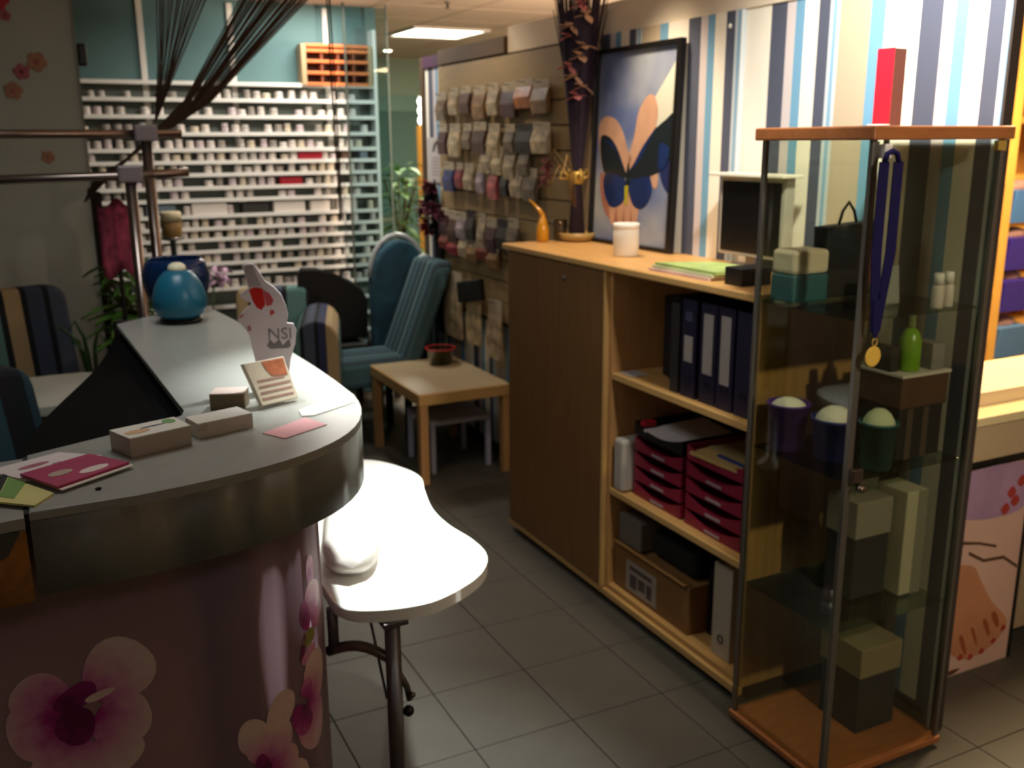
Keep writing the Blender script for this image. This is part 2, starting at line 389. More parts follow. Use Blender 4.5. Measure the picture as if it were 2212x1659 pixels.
cart = [(1.585, 5, .145, .055, rr, 'red box lying on the sixth shelf of the white rack'), (1.46, 7, .135, .055, rr, 'red box lower left of the other red box on the white rack'),
        (1.81, 5, .06, .055, rbr, 'small brown box at the right of the upper red box on the rack'), (1.92, 5, .05, .055, rbl, 'small slate blue box near the right end of the rack beside the brown one'),
        (1.235, 9, .15, .068, rdk, 'dark grey rounded box among white cartons on the rack'), (.97, 9, .2, .075, rw, 'wide white carton on the rack left of the dark box'),
        (1.44, 9, .19, .072, rw, 'wide white carton on the rack just right of the dark box'), (1.63, 9, .12, .07, rw, 'narrow white carton second right of the dark box on the rack'), (1.80, 9, .12, .078, rw, 'white carton third right of the dark box on the rack'),
        (.70, 9, .16, .07, rbl, 'pale blue carton behind the chrome poles on the rack'),
        (.75, 16, .3, .09, rw, 'long white drawer box low on the rack right of the blue bottle'), (1.33, 16, .42, .085, rw, 'long white drawer box low on the rack above the striped armchair'), (1.33, 17, .3, .075, rw, 'white drawer box on the next shelf below the long white one'), (1.15, 18, .5, .08, rw, 'lowest white drawer box visible on the rack')]
occ = {i: [] for i in range(len(rows))}
for (x, ri, w, hh, m, lb) in cart:
    zz = rows[ri]-.004
    solo('storage_box', B().box(x-w/2, x+w/2, RY0+.004, 5.975, zz, zz+hh, .004), m, (x, 5.94, zz), lb, 'box', 'boxes on the white rack')
    occ[ri].append((x-w/2-.02, x+w/2+.02))
spots = []
for ri, zz in enumerate(rows[1:16], 1):
    x = RX0+.03
    while x < RX1-.05:
        if not any(a < x < b for a, b in occ[ri]) and random.random() > .16: spots.append((x, ri))
        x += random.choice((.0545, .056, .06, .075))
big = sorted(spots, key=lambda q: (q[0] < .62, abs(q[1]-7)))
solo_n = 0; stuffb = B()
ch = set(big[:296])
for (x, ri) in sorted(spots, reverse=True):
    zz = rows[ri]-.004; i = random.choice((0, 0, 1, 2)); c = random.choice((0, 0, 1, 2, 3, 4))
    avail = rows[ri-1]-rows[ri]
    if avail < .068 and i == 1: i = 0
    if (x, ri) in ch:
        o = bpy.data.objects.new('jar', jm[c][i]); C.objects.link(o); o.location = (x, 5.93, zz)
        cnt[ri] = cnt.get(ri, 0)+1
        tag(o, jar_names[i]+', %s from the right on the %s shelf of the white rack' % (nth(cnt[ri]), ORD[ri]), 'jar', 'jars on the %s rack shelf' % ORD[ri])
    else:
        stuffb.lathe([(.02, 0), (.02, .025), (.018, .028), (.019, .045)], (x, 5.93, zz), 6)
solo('jar_row', stuffb, jarcols[1], (.6, 5.93, .9), 'rest of the small jars standing behind the chrome poles and at the rack ends', 'jars', kind='stuff')
# orange compartment crate on top
cr = thing('wooden_crate', (1.77, 5.92, 1.935), 'orange slatted wooden crate with dark openings on top of the white rack', 'crate')
part('side_board', B().box(1.555, 1.585, 5.88, 5.98, 1.931, 2.165, .003), tan_wood, cr)
part('side_board', B().box(1.965, 1.99, 5.88, 5.98, 1.931, 2.165, .003), tan_wood, cr)
part('back_board', B().box(1.585, 1.965, 5.955, 5.975, 1.931, 2.165), mat('crate_dark', '#3a1c10', .8), cr)
for zz in (1.931, 1.995, 2.06, 2.12, 2.15):
    part('slat', B().box(1.585, 1.965, 5.88, 5.955, zz, zz+.018, .002), wood_orange, cr)
for xx in (1.68, 1.78, 1.875):
    part('divider', B().box(xx-.006, xx+.006, 5.89, 5.955, 1.949, 2.15), mat('crate_divider', '#7a3c20', .7), cr)
# tinted glass screen right of the rack
gs = thing('glass_screen', (1.93, 5.86, 0), 'tall clear bluish glass screen standing at the right end of the jar rack', 'glass screen')
part('pane', B().box(1.816, 2.075, 5.850, 5.858, .03, 2.38), glass_screen, gs)
part('edge_profile', B().box(1.808, 1.816, 5.845, 5.863, .0, 2.4), mat('screen_edge', '#3d463f', .4), gs)
part('edge_profile', B().box(2.075, 2.08, 5.845, 5.863, .0, 2.4), mat('screen_edge2', '#6d7a72', .4), gs)
part('base_rail', B().box(1.808, 2.08, 5.84, 5.87, 0, .03), steel, gs)

# ------------------------------------------------------------------ far corridor
dr = struct('door_1', B().box(3.0, 4.0, 9.40, 9.45, 0, 2.05), mat('teal_door', '#6f968c', .5))
part('glass_panel', B().box(3.1, 3.9, 9.38, 9.40, .1, 1.9), mat('door_pane', '#557a72', .15), dr)
def plant(name, c, h0, h1, r, n, m, lab, leafL=.16, pot='#6b4a34'):
    t = thing(name, (c[0], c[1], 0), lab, 'plant')
    part('pot', B().lathe([(.10, 0), (.13, .22), (.14, .24), (.125, .24), (.12, .2)], (c[0], c[1], 0), 16), mat('pot'+name+str(c[0]), pot, .7), t)
    st = B(); lf = B()
    for k in range(max(4, n//10)):
        a = 2.4*k; st.tube([(c[0], c[1], .18), (c[0]+.03*math.cos(a), c[1]+.03*math.sin(a), (h0+h1)/2), (c[0]+r*.5*math.cos(a), c[1]+r*.5*math.sin(a), h1*.93)], .006, 5)
    for k in range(n):
        a = 2.399*k; q = random.random(); zz = h0+(h1-h0)*(k+.5)/n; rr_ = r*.25*random.random()
        lf.leaf((c[0]+rr_*math.cos(a), c[1]+rr_*math.sin(a), zz), (math.cos(a), math.sin(a), .5*random.random()), leafL*(.7+.6*q)*r/.25, .055*(.8+.5*q), droop=.2+.5*random.random())
    part('stem', st, mat('stem_brown', '#5b5a2e', .7), t); part('foliage', lf, m, t, kind='stuff'); return t
plant('leafy_plant', (2.46, 6.75), .55, 1.45, .26, 90, green_leaf, 'tall bushy green plant in the corridor beside the glowing orange column')
lc = thing('glow_column', (2.97, 7.55, 0), 'narrow orange self-glowing column with white lamps behind the plant', 'display column')
part('column_body', B().box(2.925, 3.02, 7.5, 7.6, 0, 1.73, .004), mat('orange_glow_wood', '#d8943c', .5, emit='#d8902c', es=.35), lc)  # wood given its own glow, standing in for lit shop shelves beyond
part('lamp_bracket', B().box(2.93, 3.0, 7.56, 7.6, 1.68, 1.96), alu, lc)
gl = mat('globe_glow', '#f2fff4', .4, emit='#f4fff2', es=5)
for zz in (1.77, 1.845, 1.915):
    part('lamp_globe', B().ell((2.945, 7.52, zz), (.036, .036, .036), 12, 8), gl, lc)
part('price_card', B().box(2.95, 3.0, 7.49, 7.5, 1.38, 1.5), paper, lc)

# ------------------------------------------------------------------ reception desk
dk = thing('reception_desk', (.2, 2.2, 0), 'curved grey reception desk with orchid print on its front', 'reception desk')
def arc(cx, cy, r, a0, a1, n): return [(cx+r*math.cos(a0+(a1-a0)*i/n), cy+r*math.sin(a0+(a1-a0)*i/n)) for i in range(n+1)]
SX = -.043
def bez(p0, p1, p2, p3, n):
    out = []
    for i in range(n+1):
        t = i/n; u = 1-t
        out.append(tuple(u**3*p0[k]+3*u*u*t*p1[k]+3*u*t*t*p2[k]+t**3*p3[k] for k in (0, 1)))
    return out
outer = [(SX, 1.445)] + bez((.10, 1.445), (.30, 1.475), (.53, 1.52), (.562, 1.86), 18) + bez((.562, 1.86), (.572, 2.2), (.53, 2.75), (.478, 3.22), 8)[1:]
inner = [(.200, 2.955), (.229, 1.96)] + arc(.189, 1.90, .04, 0, -PI/2, 5)[1:] + [(.15, 1.80), (SX, 1.728)]
inner = [(.200, 2.955), (.231, 1.95), (.236, 1.90), (.228, 1.865), (.20, 1.838), (SX, 1.733)]
top_poly = [(x, y, 1.085) for x, y in outer+inner]
part('countertop', B().prism(top_poly, (0, 0, .015), .003), desk_grey, dk)
def ribbon(pts, th, z0, z1):
    b = B(); P = [Vector((x, y, 0)) for x, y in pts]; rin = []
    for i, p in enumerate(P):
        t = (P[min(i+1, len(P)-1)]-P[max(i-1, 0)]).normalized(); nrm = Vector((-t.y, t.x, 0)); rin.append(p+nrm*th)
    for k in range(len(P)-1):
        a, c, d, e = P[k], P[k+1], rin[k+1], rin[k]
        lo = [b.bm.verts.new((q.x, q.y, z0)) for q in (a, c, d, e)]; hi = [b.bm.verts.new((q.x, q.y, z1)) for q in (a, c, d, e)]
        for q in ((0, 1), (2, 3), (1, 2), (3, 0)):
            f = b.bm.faces.new((lo[q[0]], lo[q[1]], hi[q[1]], hi[q[0]])); f.smooth = q[0] in (0, 2)
        b.bm.faces.new(lo[::-1]); b.bm.faces.new(hi)
    bmesh.ops.remove_doubles(b.bm, verts=b.bm.verts, dist=1e-5)
    inn = [f for f in b.bm.faces if False]
    return b
part('apron', ribbon(outer, .018, .972, 1.085), apron_grey, dk)
CX, CY, CR = .20, 1.80, .25
def body_pt(s, z, off=0):
    L1 = CR*PI/2
    if s <= CX: return Vector((s, CY-CR-off, z))
    if s <= CX+L1:
        th = (s-CX)/CR; return Vector((CX+(CR+off)*math.sin(th), CY-(CR+off)*math.cos(th), z))
    return Vector((CX+CR+off, CY+(s-CX-L1), z))
smax = CX+CR*PI/2+1.3
ss = [-1.2, SX] + [SX+(CX-SX)*i/4 for i in range(1, 5)] + [CX+CR*PI/2*i/16 for i in range(1, 17)] + [smax]
part('front_panel', ribbon([tuple(body_pt(s, 0)[:2]) for s in ss], .02, .02, 1.08), desk_pink, dk)
part('plinth', ribbon([tuple(body_pt(s, 0, -.02)[:2]) for s in ss], .02, 0, .06), black_matt, dk)
part('end_panel', B().box(.20, .45, 3.08, 3.10, 0, 1.085), dark_brown, dk)
# dark corner shelf under the top, with a concave inner edge
cs = [(.19, 2.93)] + bez((.186, 2.93), (.13, 2.42), (.02, 2.28), (-.049, 1.90), 10)[1:] + [(-.049, 1.74), (.24, 1.85), (.24, 2.95)]
part('corner_shelf', B().prism([(x, y, 1.055) for x, y in cs], (0, 0, .015)), mat('shelf_black', '#0a0808', .9, spec=.05), dk)
part('inner_panel', B().box(.235, .255, 1.80, 3.08, .06, 1.055), dark_brown, dk)
# neighbouring left section with peeled laminate
lt = [(-1.2, 1.30), (SX-.006, 1.436), (SX-.006, 1.73), (-1.2, 1.62)]
part('left_countertop', B().prism([(x, y, 1.078) for x, y in lt], (0, 0, .018), .002), desk_grey, dk)
la = [(-1.2, 1.302), (SX-.006, 1.438)]
part('left_core', ribbon(la, .02, .968, 1.078), mat('chipboard', '#9a6a34', .8, var=.2, scale=60), dk, label='bare brown chipboard where the laminate has come off')
ly = lambda x: 1.302+(x+1.2)*(1.438-1.302)/(1.157-.006+.0)-.0045
lam = [(-1.2, 0, .968), (-.30, 0, .968), (-.075, 0, 1.045), (-.056, 0, 1.078), (-1.2, 0, 1.078)]
part('left_laminate', B().prism([(x, ly(x), z) for x, _, z in lam], (0, .004, 0)), mat('peeled_laminate', '#4c4a42', .5), dk)
part('seam', B().box(SX-.006, SX, 1.447, 1.733, 1.07, 1.097), black_matt, dk)
# orchid print on the front: flat printed shapes, one mesh per petal group
o_pale = mat('orchid_pale', '#e9c4c0', .5, var=.06, scale=30); o_pink = mat('orchid_pink', '#d77fb2', .5, var=.08, scale=30); o_mag = mat('orchid_magenta', '#b02084', .5, var=.1, scale=40); o_grn = mat('orchid_bud', '#9a9a4a', .5); o_deep = mat('orchid_deep', '#7a1858', .5, var=.1, scale=40)
OFF = [.0006]
def print_mat():
    m = bpy.data.materials.new('orchid_print'); m.use_nodes = True; nt = m.node_tree; b = nt.nodes['Principled BSDF']
    at = nt.nodes.new('ShaderNodeAttribute'); at.attribute_name = 'ink'
    tc = nt.nodes.new('ShaderNodeTexCoord'); nz = nt.nodes.new('ShaderNodeTexNoise'); nz.inputs['Scale'].default_value = 45; nz.inputs['Detail'].default_value = 3
    ma = nt.nodes.new('ShaderNodeMath'); ma.operation = 'MULTIPLY_ADD'; ma.inputs[1].default_value = .45; ma.inputs[2].default_value = -.22
    ad = nt.nodes.new('ShaderNodeMath'); ad.operation = 'ADD'
    rp = nt.nodes.new('ShaderNodeValToRGB'); e = rp.color_ramp.elements
    e[0].position = .05; e[0].color = lin('#6e1450'); e[1].position = 1; e[1].color = lin('#f0d4cc')
    x = e.new(.3); x.color = lin('#b5278c'); x = e.new(.55); x.color = lin('#dc8fbc')
    nt.links.new(tc.outputs['Object'], nz.inputs['Vector']); nt.links.new(nz.outputs['Fac'], ma.inputs[0])
    nt.links.new(ma.outputs[0], ad.inputs[0]); nt.links.new(at.outputs['Fac'], ad.inputs[1]); nt.links.new(ad.outputs[0], rp.inputs[0])
    nt.links.new(rp.outputs[0], b.inputs['Base Color']); b.inputs['Roughness'].default_value = .5; return m
ink_m = print_mat()
def petal(cs, cz, a, b_, rot, ctr, R, lo=0.0, hi=1.0, name='printed_petal', nr=5, n=24):
    OFF[0] += .00008; bb = B(); rows_ = []; vals = []
    def pt(q, j):
        t = 2*PI*j/n; w = 1+.05*math.sin(3*t+cs*60)
        u = cs+q*w*(a*math.cos(t)*math.cos(rot)-b_*math.sin(t)*math.sin(rot)); v = cz+q*w*(a*math.cos(t)*math.sin(rot)+b_*math.sin(t)*math.cos(rot))
        d = min(1, math.hypot(u-ctr[0], v-ctr[1])/R); vals.append(lo+(hi-lo)*d); return bb.bm.verts.new(body_pt(u, v, OFF[0]))
    c0 = pt(0, 0)
    rows_ = [[pt(k/nr, j) for j in range(n)] for k in range(1, nr+1)]
    for j in range(n): bb.bm.faces.new((c0, rows_[0][j], rows_[0][(j+1) % n]))
    for p, q in zip(rows_, rows_[1:]): bb.bridge(p, q, False)
    me = bb.mesh(name, ORG[dk.name]); at = me.attributes.new('ink', 'FLOAT', 'POINT')
    for k, v in enumerate(vals): at.data[k].value = v
    me.materials.append(ink_m); return part(name, me, ink_m, dk)
def bud(cs, cz, a, b_, rot, m):
    OFF[0] += .00008; bb = B(); n = 18
    bb.bm.faces.new([bb.bm.verts.new(body_pt(cs+a*math.cos(2*PI*j/n)*math.cos(rot)-b_*math.sin(2*PI*j/n)*math.sin(rot), cz+a*math.cos(2*PI*j/n)*math.sin(rot)+b_*math.sin(2*PI*j/n)*math.cos(rot), OFF[0])) for j in range(n)])
    return part('printed_bud', bb, m, dk)
c1 = (-.02, .71)
for a in ((.052, .772, .056, .058, .2), (-.065, .755, .045, .04, -.4), (.05, .682, .046, .05, -.3), (-.075, .70, .045, .055, .2), (.03, .622, .048, .04, .3), (-.04, .635, .05, .045, .0), (-.09, .60, .05, .04, .2), (-.02, .57, .06, .04, 0)):
    petal(*a, c1, .125)
petal(-.015, .742, .035, .02, .4, c1, .2, .0, .6); petal(-.02, .69, .03, .034, 0, c1, .2, .0, .5); petal(.02, .736, .024, .007, .25, c1, .02, .9, 1)
c2 = (.392, .755)
petal(.425, .834, .016, .034, 0, (.42, .83), .05, .3, .8); petal(.43, .775, .034, .040, 0, c2, .07, .15, .8); petal(.395, .757, .017, .032, .2, c2, .05, .1, .4); petal(.437, .735, .022, .018, 0, c2, .08, .2, .7)
bud(.405, .71, .022, .017, 0, o_grn); bud(.383, .698, .006, .028, -.3, o_deep)
c3 = (.385, .585)
petal(.402, .676, .026, .016, .3, c3, .12, .2, .7); petal(.418, .622, .042, .056, -.15, c3, .075, .1, 1); petal(.40, .535, .045, .055, 0, c3, .08, .15, .8); petal(.368, .56, .026, .038, .6, c3, .09, .05, .5); petal(.385, .617, .018, .020, 0, c3, .05, .1, .5)
c4 = (.275, .50)
for a in ((.315, .604, .030, .044, -.5), (.258, .582, .030, .036, .3), (.292, .553, .048, .042, 0), (.305, .495, .045, .045, 0), (.325, .44, .05, .06, 0), (.27, .43, .05, .06, .2), (.36, .40, .06, .05, 0)):
    petal(*a, c4, .09, .1, 1)
petal(.272, .512, .016, .030, .2, c4, .1, .0, .5)

# ------------------------------------------------------------------ things on the desk
Z0 = 1.1001
def flat(name, poly, z, th, m, label, cat, group=None):
    cx = sum(p[0] for p in poly)/len(poly); cy = sum(p[1] for p in poly)/len(poly)
    return solo(name, B().prism([(x, y, z) for x, y in poly], (0, 0, th)), m, (cx, cy, z), label, cat, group)
def quad_print(poly, u0, u1, v0, v1, z, th=.0006):
    """rectangle in the (u,v) frame of a quad poly [BL, BR, TR, TL]"""
    P = [Vector((x, y, 0)) for x, y in poly]
    f = lambda u, v: (P[0]*(1-u)+P[1]*u)*(1-v)+(P[3]*(1-u)+P[2]*u)*v
    return B().prism([(f(u, v).x, f(u, v).y, z) for u, v in ((u0, v0), (u1, v0), (u1, v1), (u0, v1))], (0, 0, th))
def quad_ell(poly, uc, vc, ru, rv, z, th=.0006, n=18):
    P = [Vector((x, y, 0)) for x, y in poly]
    f = lambda u, v: (P[0]*(1-u)+P[1]*u)*(1-v)+(P[3]*(1-u)+P[2]*u)*v
    return B().prism([(f(uc+ru*math.cos(2*PI*i/n), vc+rv*math.sin(2*PI*i/n)).x, f(uc+ru*math.cos(2*PI*i/n), vc+rv*math.sin(2*PI*i/n)).y, z) for i in range(n)], (0, 0, th))
# blue bottle and bowl
t = thing('bottle', (.372, 2.90, Z0), 'big rounded teal blue bottle with white cap on a glass foot on the desk', 'bottle')
part('foot', B().lathe([(.058, 0), (.062, .006), (.058, .014), (.05, .016)], (.372, 2.90, Z0), 24), glass('foot_glass', '#9fb4b8', .9, .12), t)
part('flask', B().lathe([(.052, .016), (.066, .026), (.076, .050), (.075, .075), (.067, .105), (.053, .130), (.038, .146), (.026, .151)], (.372, 2.90, Z0), 28), teal_g, t)
part('cap', B().lathe([(.025, .150), (.026, .155), (.023, .164), (.013, .171), (.002, .173)], (.372, 2.90, Z0), 20), mat('cap_white', '#f0e8c8', .4), t)
t = thing('bowl', (.388, 3.06, Z0), 'dark blue glass bowl vase right behind the teal bottle', 'bowl')
part('vessel', B().lathe([(.045, 0), (.07, .02), (.092, .07), (.099, .12), (.088, .155), (.078, .168), (.074, .166), (.085, .15), (.092, .115), (.082, .06), (.04, .02)], (.388, 3.06, Z0), 28), blue_glass, t)
part('pebbles', B().lathe([(.07, .03), (.088, .08), (.09, .1), (.01, .105)], (.388, 3.06, Z0), 16), mat('pebble_blue', '#123a6a', .6, var=.4, scale=60), t, kind='stuff')
# hand shaped display card with a red nail
hd = thing('hand_display', (.41, 2.0, Z0), 'white cut-out hand display card with a big red nail standing on the desk', 'display card')
U = Vector((math.cos(.42), -math.sin(.42)*.55, 0)).normalized(); V3 = Vector((0, 0, 1)); NB = U.cross(V3)
hp0 = Vector((.410, 1.98, 0))
def hand_pt(u, v, d): return hp0 + U*u + V3*v + NB*d
# coordinates from the photo, pixels to metres at 2 m: u right, v up
def hx(px, py): return ((px-548)*.00104, 1.105+(885-py)*.00096)
outl = [(520, 618), (530, 613), (541, 614), (549, 628), (560, 650), (576, 664), (589, 680), (597, 705), (600, 725), (597, 742), (609, 744), (614, 762), (611, 788), (600, 820), (590, 885), (540, 885), (534, 840), (528, 800), (524, 768), (517, 752), (509, 741), (504, 732), (510, 720), (520, 708), (530, 700), (531, 696), (513, 684), (512, 676), (521, 668), (528, 664)]
part('card', B().prism([hand_pt(*hx(*p), 0) for p in outl], NB*.006), mat('card_white', '#e3d6de', .55), hd)
def hprint(pts, m, name, d=.0061): part(name, B().prism([hand_pt(*hx(*p), d) for p in pts], NB*.0008), m, hd)
hprint([(529, 668), (540, 663), (555, 667), (557, 690), (558, 700), (550, 712), (541, 706), (534, 690)], mat('nail_red', '#d01a14', .4), 'printed_nail')
hprint([(556, 670), (568, 678), (574, 692), (570, 702), (560, 704), (558, 690)], mat('nail_rose', '#c4485a', .5), 'printed_nail')
hprint([(566, 714), (573, 713), (574, 720), (566, 725)], mat('nail_small', '#c83a3a', .5), 'printed_nail')
hprint([(521, 745), (527, 744), (528, 756), (521, 756)], mat('nail_small2', '#b0707c', .5), 'printed_nail')
hprint([(506, 722), (516, 718), (514, 726), (507, 728)], mat('nail_small3', '#c08a98', .5), 'printed_nail')
hprint([(523, 620), (538, 618), (546, 640), (553, 662), (541, 660), (530, 663)], mat('finger_grey', '#b5abae', .6), 'printed_finger')
hprint([(556, 790), (562, 776), (570, 786), (580, 776), (586, 790), (600, 776), (602, 792), (597, 797), (562, 797)], mat('print_grey', '#7c7276', .6), 'printed_mark')
tm = text_mesh('NSI', .034, .0004); tm.materials.append(mat('letter_grey', '#8a8086', .6))
lo = bpy.data.objects.new('lettering', tm); C.objects.link(lo); lo.parent = hd
u_, v_ = hx(582, 766); q = hand_pt(u_, v_, .0075)-Vector((.41, 2.0, Z0))
lo.matrix_local = Matrix.Translation(q) @ Matrix((U, V3, NB)).transposed().to_4x4()
part('stand', B().box(.385, .435, 1.975, 2.02, Z0, Z0+.006, .001), plastic_wrap, hd)
# leaflet holder with price list
lh = thing('leaflet_holder', (.41, 1.88, Z0), 'clear holder of cream price leaflets with an orange picture on the desk', 'leaflet holder')
A0, A1 = Vector((.366, 1.828, Z0)), Vector((.452, 1.862, Z0)); ex = (A1-A0).normalized(); back = Vector((-ex.y, ex.x, 0)); upv = (Vector((0, 0, 1))*.88+back*.34).normalized(); nf = ex.cross(upv)
def lp(u, v, d=0): return A0+ex*u+upv*v+nf*d
wd_ = (A1-A0).length
part('back_plate', B().prism([lp(0, .0, -.012), lp(wd_, .0, -.012), lp(wd_, .085, -.012), lp(0, .085, -.012)], nf*.003), plastic_wrap, lh)
part('foot_plate', B().prism([A0-back*.012-ex*.004, A1-back*.012+ex*.004, A1+back*.06+ex*.004, A0+back*.06-ex*.004], (0, 0, .004)), plastic_wrap, lh)
lf_ = part('leaflets', B().prism([lp(.004, .008, -.009), lp(wd_-.004, .008, -.009), lp(wd_-.012, .095, -.009), lp(-.012, .095, -.009)], nf*.012, .001), mat('leaflet_cream', '#eadcc4', .7), lh)
orange_p = mat('orange_print', '#c8724a', .6, var=.25, scale=90)
part('printed_picture', B().prism([lp(.042, .062, .0032), lp(.078, .058, .0032), lp(.078, .092, .0032), lp(.028, .092, .0032), lp(.032, .078, .0032)], nf*.0006), orange_p, lf_)
tx = mat('text_pink', '#b48a80', .7)
for k in range(4):
    part('printed_line', B().prism([lp(.008, .018+k*.012, .0032), lp(.08-.01*(k == 3), .018+k*.012, .0032), lp(.08-.01*(k == 3), .022+k*.012, .0032), lp(.008, .022+k*.012, .0032)], nf*.0005), tx, lf_)
# card boxes
def block(name, poly, z, h, m, mtop, label, cat, grp=None):
    cx = sum(p[0] for p in poly)/4; cy = sum(p[1] for p in poly)/4
    t_ = thing(name, (cx, cy, z), label, cat, grp)
    part('carton', B().prism([(x, y, z) for x, y in poly], (0, 0, h-.002), .001), m, t_)
    tp = part('top_card', B().prism([(x, y, z+h-.002) for x, y in poly], (0, 0, .002)), mtop, t_)
    return t_, tp
grey_card = mat('grey_card', '#bdb2a5', .7)
pA = [(.112, 1.633), (.213, 1.667), (.195, 1.735), (.086, 1.70)]
ta, tp = block('card_box', pA, Z0, .034, grey_card, paper, 'box of business cards with a green leaf print on the desk front', 'card box')
part('printed_leaf', quad_ell(pA, .84, .72, .10, .2, Z0+.034), mat('print_green', '#6fa04e', .6), tp)
part('printed_swoosh', quad_ell(pA, .55, .6, .2, .04, Z0+.034), mat('print_navy', '#2a2a4a', .6), tp)
part('printed_swoosh', quad_ell(pA, .25, .4, .2, .16, Z0+.034), mat('print_peach', '#d8a878', .6), tp)
pB = [(.228, 1.690), (.328, 1.718), (.312, 1.775), (.215, 1.745)]
tb_, tp = block('card_box', pB, Z0, .028, mat('card_side', '#d0c7ba', .7), paper, 'plain white stack of cards right of the leaf print box', 'card box')
part('grey_strip', quad_print(pB, .0, .16, -.02, .0, Z0+.014, .01), grey_card, tb_)  # small grey strip at the left of the stack's front side
pC = [(.278, 1.87), (.338, 1.848), (.358, 1.895), (.298, 1.915)]
block('card_box', pC, Z0, .034, mat('kraft', '#7c6a52', .8), mat('pinkish_card', '#e8cfc4', .7), 'small brown card box with pale lid behind the leaflet holder', 'card box')
# papers
flat('paper_sheet', [(.425, 1.748), (.446, 1.742), (.545, 1.80), (.505, 1.845), (.43, 1.79)], Z0, .002, paper, 'white paper slip at the rounded desk corner', 'paper')
pk = flat('pink_card', [(.334, 1.672), (.362, 1.622), (.452, 1.672), (.428, 1.735)], Z0, .0015, mat('pink_paper', '#e5a6a8', .7), 'pink card lying near the rounded desk corner', 'card')
# brochures on the left
pM = [(-.052, 1.60), (-.003, 1.511), (.104, 1.583), (.05, 1.66)]
bw = thing('brochure', (-.01, 1.66, Z0), 'white flowery brochure lying under the magenta one', 'brochure')
pW = [(-.10, 1.66), (-.045, 1.585), (.07, 1.66), (.006, 1.712)]
bk = part('cover', B().prism([(x, y, Z0) for x, y in pW], (0, 0, .004)), mat('brochure_white', '#e6d6d4', .5), bw)
part('printed_flower', quad_ell(pW, .42, .4, .09, .2, Z0+.004), mat('print_rose', '#b0566a', .6, var=.3, scale=60), bk)
part('printed_line', quad_print(pW, .6, .95, .55, .65, Z0+.004), mat('print_lilac', '#b8a0b0', .6), bk)
bm_ = thing('brochure', (.02, 1.59, Z0+.006), 'magenta brochure with a white oval on top of the desk pile', 'brochure')
bc = part('cover', B().prism([(x, y, Z0+.006) for x, y in pM], (0, 0, .004)), mat('magenta', '#b01f58', .4, var=.1, scale=12), bm_)
part('printed_oval', quad_ell(pM, .78, .62, .12, .2, Z0+.01), mat('oval_white', '#ecd6cc', .6), bc)
part('printed_oval', quad_ell(pM, .5, .3, .12, .16, Z0+.01), mat('oval_beige', '#b89a88', .6), bc)
part('inner_pages', B().prism([(x+.006, y-.006, Z0+.004) for x, y in pM], (0, 0, .002)), paper, bm_)
bg = thing('brochure', (-.05, 1.54, Z0), 'green and yellow brochure sticking out at the desk seam', 'brochure')
pG = [(-.085, 1.505), (-.035, 1.462), (-.008, 1.505), (-.07, 1.615)]
gk = part('cover', B().prism([(x, y, Z0) for x, y in pG], (0, 0, .003)), mat('brochure_yellow', '#d9cf7a', .6), bg)
part('printed_band', quad_print(pG, .02, .4, .2, 1., Z0+.003), mat('band_green', '#6f9a34', .6), gk)
part('spine', quad_print(pG, -.1, .0, .0, 1., Z0, .006), black_matt, bg)
solo('speck', B().ell((.052, 1.498, Z0+.002), (.005, .004, .002), 8, 6), black_matt, (.052, 1.498, Z0), 'tiny dark crumb near the desk edge beside the brochures', 'crumb')

# ------------------------------------------------------------------ white bean shaped table with a wrapped cushion
bt = thing('bean_table', (.65, 2.05, 0), 'white bean shaped manicure table on steel legs beside the desk', 'table')
def catmull(pts, k=6):
    out = []; n = len(pts)
    for i in range(n):
        p0, p1, p2, p3 = [Vector(pts[(i+j-1) % n]) for j in range(4)]
        for s in range(k):
            t = s/k; out.append(.5*((2*p1)+(-p0+p2)*t+(2*p0-5*p1+4*p2-p3)*t*t+(-p0+3*p1-3*p2+p3)*t**3))
    return out
bean = [(.465, 1.70), (.52, 1.652), (.62, 1.633), (.706, 1.662), (.780, 1.715), (.825, 1.79), (.832, 1.88), (.818, 1.99), (.822, 2.10), (.852, 2.23), (.880, 2.33), (.868, 2.42), (.82, 2.52), (.74, 2.57), (.64, 2.57), (.54, 2.52), (.485, 2.40), (.468, 2.20), (.465, 2.0), (.462, 1.82)]
part('tabletop', B().prism([(p.x, p.y, .695) for p in catmull([(x, y, 0) for x, y in bean])], (0, 0, .025), .004, True), white_top, bt)
leg_m = mat('leg_steel', '#6e6869', .42, .8)
def legset(a, c, zc):
    for xx, y in (a, c):
        lg = part('leg', B().lathe([(.016, .0), (.016, .66), (.0165, .67)], (xx, y, .012), 14), leg_m, bt)
        part('foot_cap', B().lathe([(.018, 0), (.019, .012), (.017, .03)], (xx, y, 0), 12), black, lg)
        part('mount_plate', B().box(xx-.026, xx+.026, y-.026, y+.026, .684, .695, .002), leg_m, lg)
    part('crossbar', B().tube([(a[0]+(c[0]-a[0])*i/10, a[1]+(c[1]-a[1])*i/10, zc+.035*math.sin(PI*i/10)) for i in range(11)], .009, 8), steel, bt)
lg = part('leg', B().lathe([(.016, .012), (.016, .672)], (.557, 1.66, .012), 14), leg_m, bt)
part('foot_cap', B().lathe([(.018, 0), (.019, .012), (.017, .03)], (.557, 1.66, 0), 12), black, lg)
part('mount_plate', B().box(.531, .583, 1.634, 1.686, .684, .695, .002), leg_m, lg)
part('crossbar', B().tube([(.557-.105*i/10, 1.66+.097*i/10, .598+.022*math.sin(PI*i/10)) for i in range(11)], .011, 10), chrome, bt)
part('leg', B().lathe([(.016, .0), (.016, .695)], (.488, 2.02, 0), 14), leg_m, bt)
legset((.815, 2.44), (.55, 2.47), .56)
